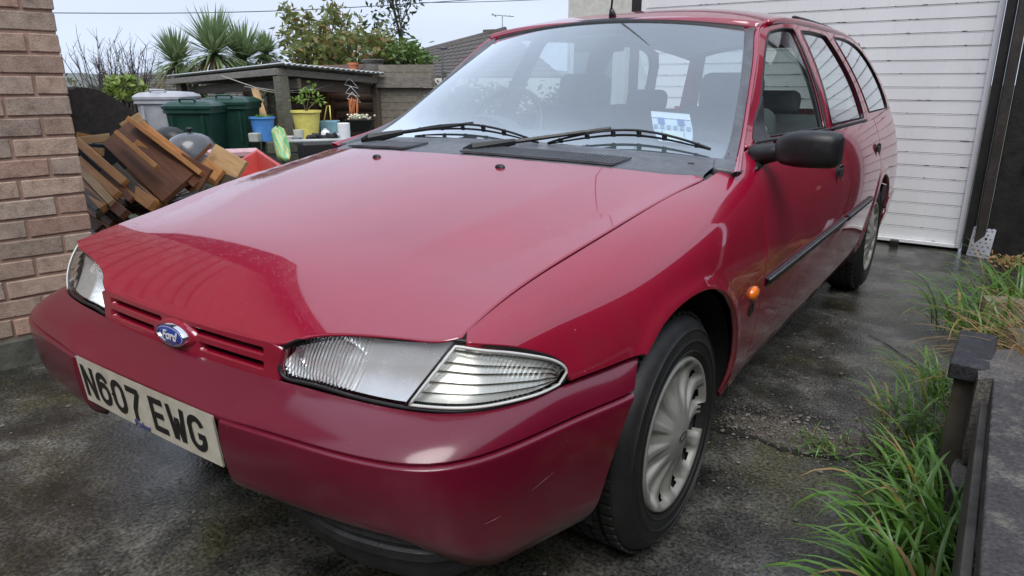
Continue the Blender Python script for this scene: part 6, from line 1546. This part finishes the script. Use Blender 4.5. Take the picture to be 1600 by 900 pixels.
# cordyline palms
M_palm = leaf_mat('palm_leaf', (.11, .17, .075), (.24, .31, .15), .45); M_palmd = leaf_mat('palm_dead', (.20, .16, .085), (.28, .22, .12), .7)
for px_, py_, d_, R_, lab, sd_ in ((276, 98, 13.4, .60, 'left cordyline palm head of spiky green leaves above the bins', 1), (335, 84, 13.0, .80, 'largest cordyline palm head, middle of the three, above the canopy', 2), (380, 94, 13.6, .74, 'right cordyline palm head beside the canopy corner', 3), (415, 84, 14.2, .42, 'small far cordyline palm head behind the canopy corner', 4), (300, 140, 13.0, .45, 'low cordyline palm head seen under the canopy roof', 5)):
    r = random.Random(40 + sd_); c = pix(px_, py_, d_); rt = root('cordyline_palm', (c[0], c[1], 0), lab, 'palm', 'cordyline palms behind the canopy'); m = MB(); md = MB()
    for k in range(320):
        az = r.random() * 6.3; el = r.uniform(-.75, 1.35); dead = el < -.45; L = R_ * 1.1 * r.uniform(.75, 1.1); dr = np.array([math.cos(az) * math.cos(el), math.sin(az) * math.cos(el), math.sin(el)]); side_ = np.array([-math.sin(az), math.cos(az), 0]) * .022
        p1 = c + dr * L * .55; p2 = c + dr * L - np.array([0, 0, L * .10 * (1.3 - el)])
        (md if dead else m).grid(np.array([[c + side_ * .6, c - side_ * .6], [p1 + side_, p1 - side_], [p2 + side_ * .1, p2 - side_ * .1]]))
    m.build('crown', M_palm, rt); md.build('dead_leaves', M_palmd, rt); MB().tube([(c[0], c[1], 0), (c[0] + .03, c[1], c[2] * .5), c], [.10, .085, .07], 8).build('trunk', M_bark, rt, True)
bush(197, 138, 10.5, .26, .20, 420, .06, [(leaf_mat('lime_leaf', (.13, .20, .035), (.26, .34, .08)), 1)], 'lime_shrub', 'small lime green shrub above the dark metal sheet', 24)
bush(455, 148, 12.0, .40, .25, 500, .05, [(M_ivy, 1)], 'low_bush', 'low green bush seen behind the canopy post', 25)
# ------------------------------------------------------------------ neighbours' roofs, wires, hill
def tile_mat():
    m, t, b = new_mat('roof_tiles_far'); v = coords(t, 1); wv = N(t, 'ShaderNodeTexWave'); wv.inputs['Scale'].default_value = 1.6; wv.bands_direction = 'Z'; t.links.new(v, wv.inputs['Vector'])
    t.links.new(ramp(t, noise(t, v, 6, 5), [(.3, (.055, .05, .047)), (.7, (.12, .105, .095))]), b.inputs['Base Color']); b.inputs['Roughness'].default_value = .7; bump(t, b, wv.outputs['Fac'], .8, .05); return m
M_tile = tile_mat(); M_tile2 = plain('brown_roof_tile', (.085, .075, .068), .75, var=.3)
nb1 = root('neighbour_house', tuple(pix(740, 100, 21) * [1, 1, 0]), 'neighbouring house with a dark pantiled roof behind the windscreen edge', 'house')
e0, e1 = pix(640, 122, 20.0), pix(880, 122, 21.5); r0_, r1_ = pix(655, 82, 23.0), pix(790, 46, 24.5); r1_ = np.array([r1_[0], r1_[1], r1_[2]])
# pantile courses, each course a stepped strip
NC = 10
for k in range(NC):
    f0, f1 = k / NC, (k + 1) / NC + .015; A_, B_ = e0 + (r0_ - e0) * f0, e1 + (r1_ - e1) * f0; C_, D_ = e0 + (r0_ - e0) * f1, e1 + (r1_ - e1) * f1; nn = 64
    up = np.array([0, 0, .05]); G = []
    for w_, (p, q2, lift) in enumerate(((A_, B_, .0), (A_, B_, .05), (C_, D_, .012))): G.append([p + (q2 - p) * i / (nn - 1) + np.array([0, -.02 * lift, lift + (.035 * abs(math.sin(i * 1.0)) if lift else 0)]) for i in range(nn)])
    MB().grid(np.array(G)).build('tile_course', M_tile2, nb1, 'auto')
MB().add([np.r_[e0[:2], 0], np.r_[e1[:2], 0], e1, e0], [(0, 1, 2, 3)]).build('wall', M_cream, nb1)
ridge = MB().tube([r0_, r1_], .10, 8); ridge.build('ridge_tiles', M_tile2, nb1, True)
cq = pix(770, 56, 24.3); MB().box((cq[0], cq[1], cq[2] - .05), (.5, .5, .5)).build('chimney', conc_mat('stack', (.07, .06, .05), (.16, .14, .12)), nb1, bevel=.02)
aq = pix(785, 52, 24.3); an_ = MB(); an_.tube([aq, pix(785, 24, 24.3)], .018, 6); an_.tube([pix(768, 23, 24.3), pix(803, 26, 24.3)], .014, 5)
for x in (770, 774, 790, 796): an_.tube([pix(x, 23.5, 24.1), pix(x, 24.5, 24.6)], .008, 4)
an_.bar(pix(769, 21, 24.3), pix(775, 26, 24.3), .12, .02); tag(an_.build('television_aerial', plain('aluminium', (.28, .29, .31), .5, metal=.3), None, True), 'television aerial standing above the neighbouring roof', 'aerial')
sl_ = MB(); sl_.tube([np.r_[pix(691, 100, 19)[:2], 0], pix(691, 84, 19), pix(691, 76, 19)], .03, 6); sl_.box(pix(693, 75, 19), (.22, .10, .06), .6); tag(sl_.build('street_lamp', plain('lamp_grey', (.10, .105, .115), .6), None, True), 'small street lamp head before the neighbouring roof', 'street lamp')
nb2 = root('brown_roof_house', tuple(pix(240, 140, 24) * [1, 1, 0]), 'low house with a dull brown roof behind the bare shrubs and palms', 'house')
for x0, x1, yt, ye in ((205, 420, 116, 152),):
    A_, B_, C_, D_ = pix(x0 - 25, ye, 23), pix(x1, ye, 21), pix(x1, yt, 25), pix(x0 + 22, yt, 26); 
    for k in range(8):
        f0, f1 = k / 8, (k + 1) / 8 + .02; MB().add([A_ + (D_ - A_) * f0 + [0, 0, .06], B_ + (C_ - B_) * f0 + [0, 0, .06], B_ + (C_ - B_) * f1, A_ + (D_ - A_) * f1, A_ + (D_ - A_) * f0, B_ + (C_ - B_) * f0], [(0, 1, 2, 3), (4, 5, 1, 0)]).build('tile_course', M_tile2, nb2)
    MB().add([np.r_[A_[:2], -.2], np.r_[B_[:2], -.2], B_, A_], [(0, 1, 2, 3)]).build('wall', BR[2], nb2)
for (pts, lab) in (([(60, 20, 17), (250, 20.5, 18), (445, 16.5, 19), (640, 6, 20), (900, -12, 21)], 'lower overhead wire crossing the sky above the trees'), ([(655, 4, 24), (720, 3.5, 24), (830, 0, 24), (1000, -8, 24)], 'upper overhead wire at the top edge of the sky')):
    P = smooth_poly([pix(*p) for p in pts], .4); tag(MB().tube(P.tolist(), .011, 5).build('overhead_wire', M_black, None, True), lab, 'wire', 'overhead wires')
# hedge line and hill far off
m = MB(); G = []
for i in range(80):
    px_ = -200 + i * 20; h = 122 + 5 * math.sin(i * .23) + 3 * math.sin(i * .71); t = pix(px_, h, 160); G.append([np.r_[t[:2], -1.0], t, t + np.array([-30, 60, 2])])
tag(MB().grid(np.array(G)).build('hill', plain('far_hill', (.16, .175, .17), .95, var=.3, nscale=.05), None, True), kind='structure')
hd = root('far_hedge', tuple(pix(300, 150, 17) * [1, 1, 0]), 'dull mixed hedge along the back of the yard', 'hedge'); r = random.Random(77); cl = []
for k in range(150): p = pix(r.uniform(40, 900), 150, r.uniform(16.2, 17.5)); cl.append(np.r_[p[:2], r.uniform(.1, .85)])
foliage(hd, cl, 6500, .10, leaf_mat('hedge_leaf', (.045, .052, .026), (.11, .105, .055), .6), r, .22, .5); m = MB()
for q in cl[:60]: m.tube([np.r_[q[:2], 0], q + [r.gauss(0, .1), r.gauss(0, .1), .2]], [.03, .01], 5)
m.build('trunk', M_bark, hd, True)
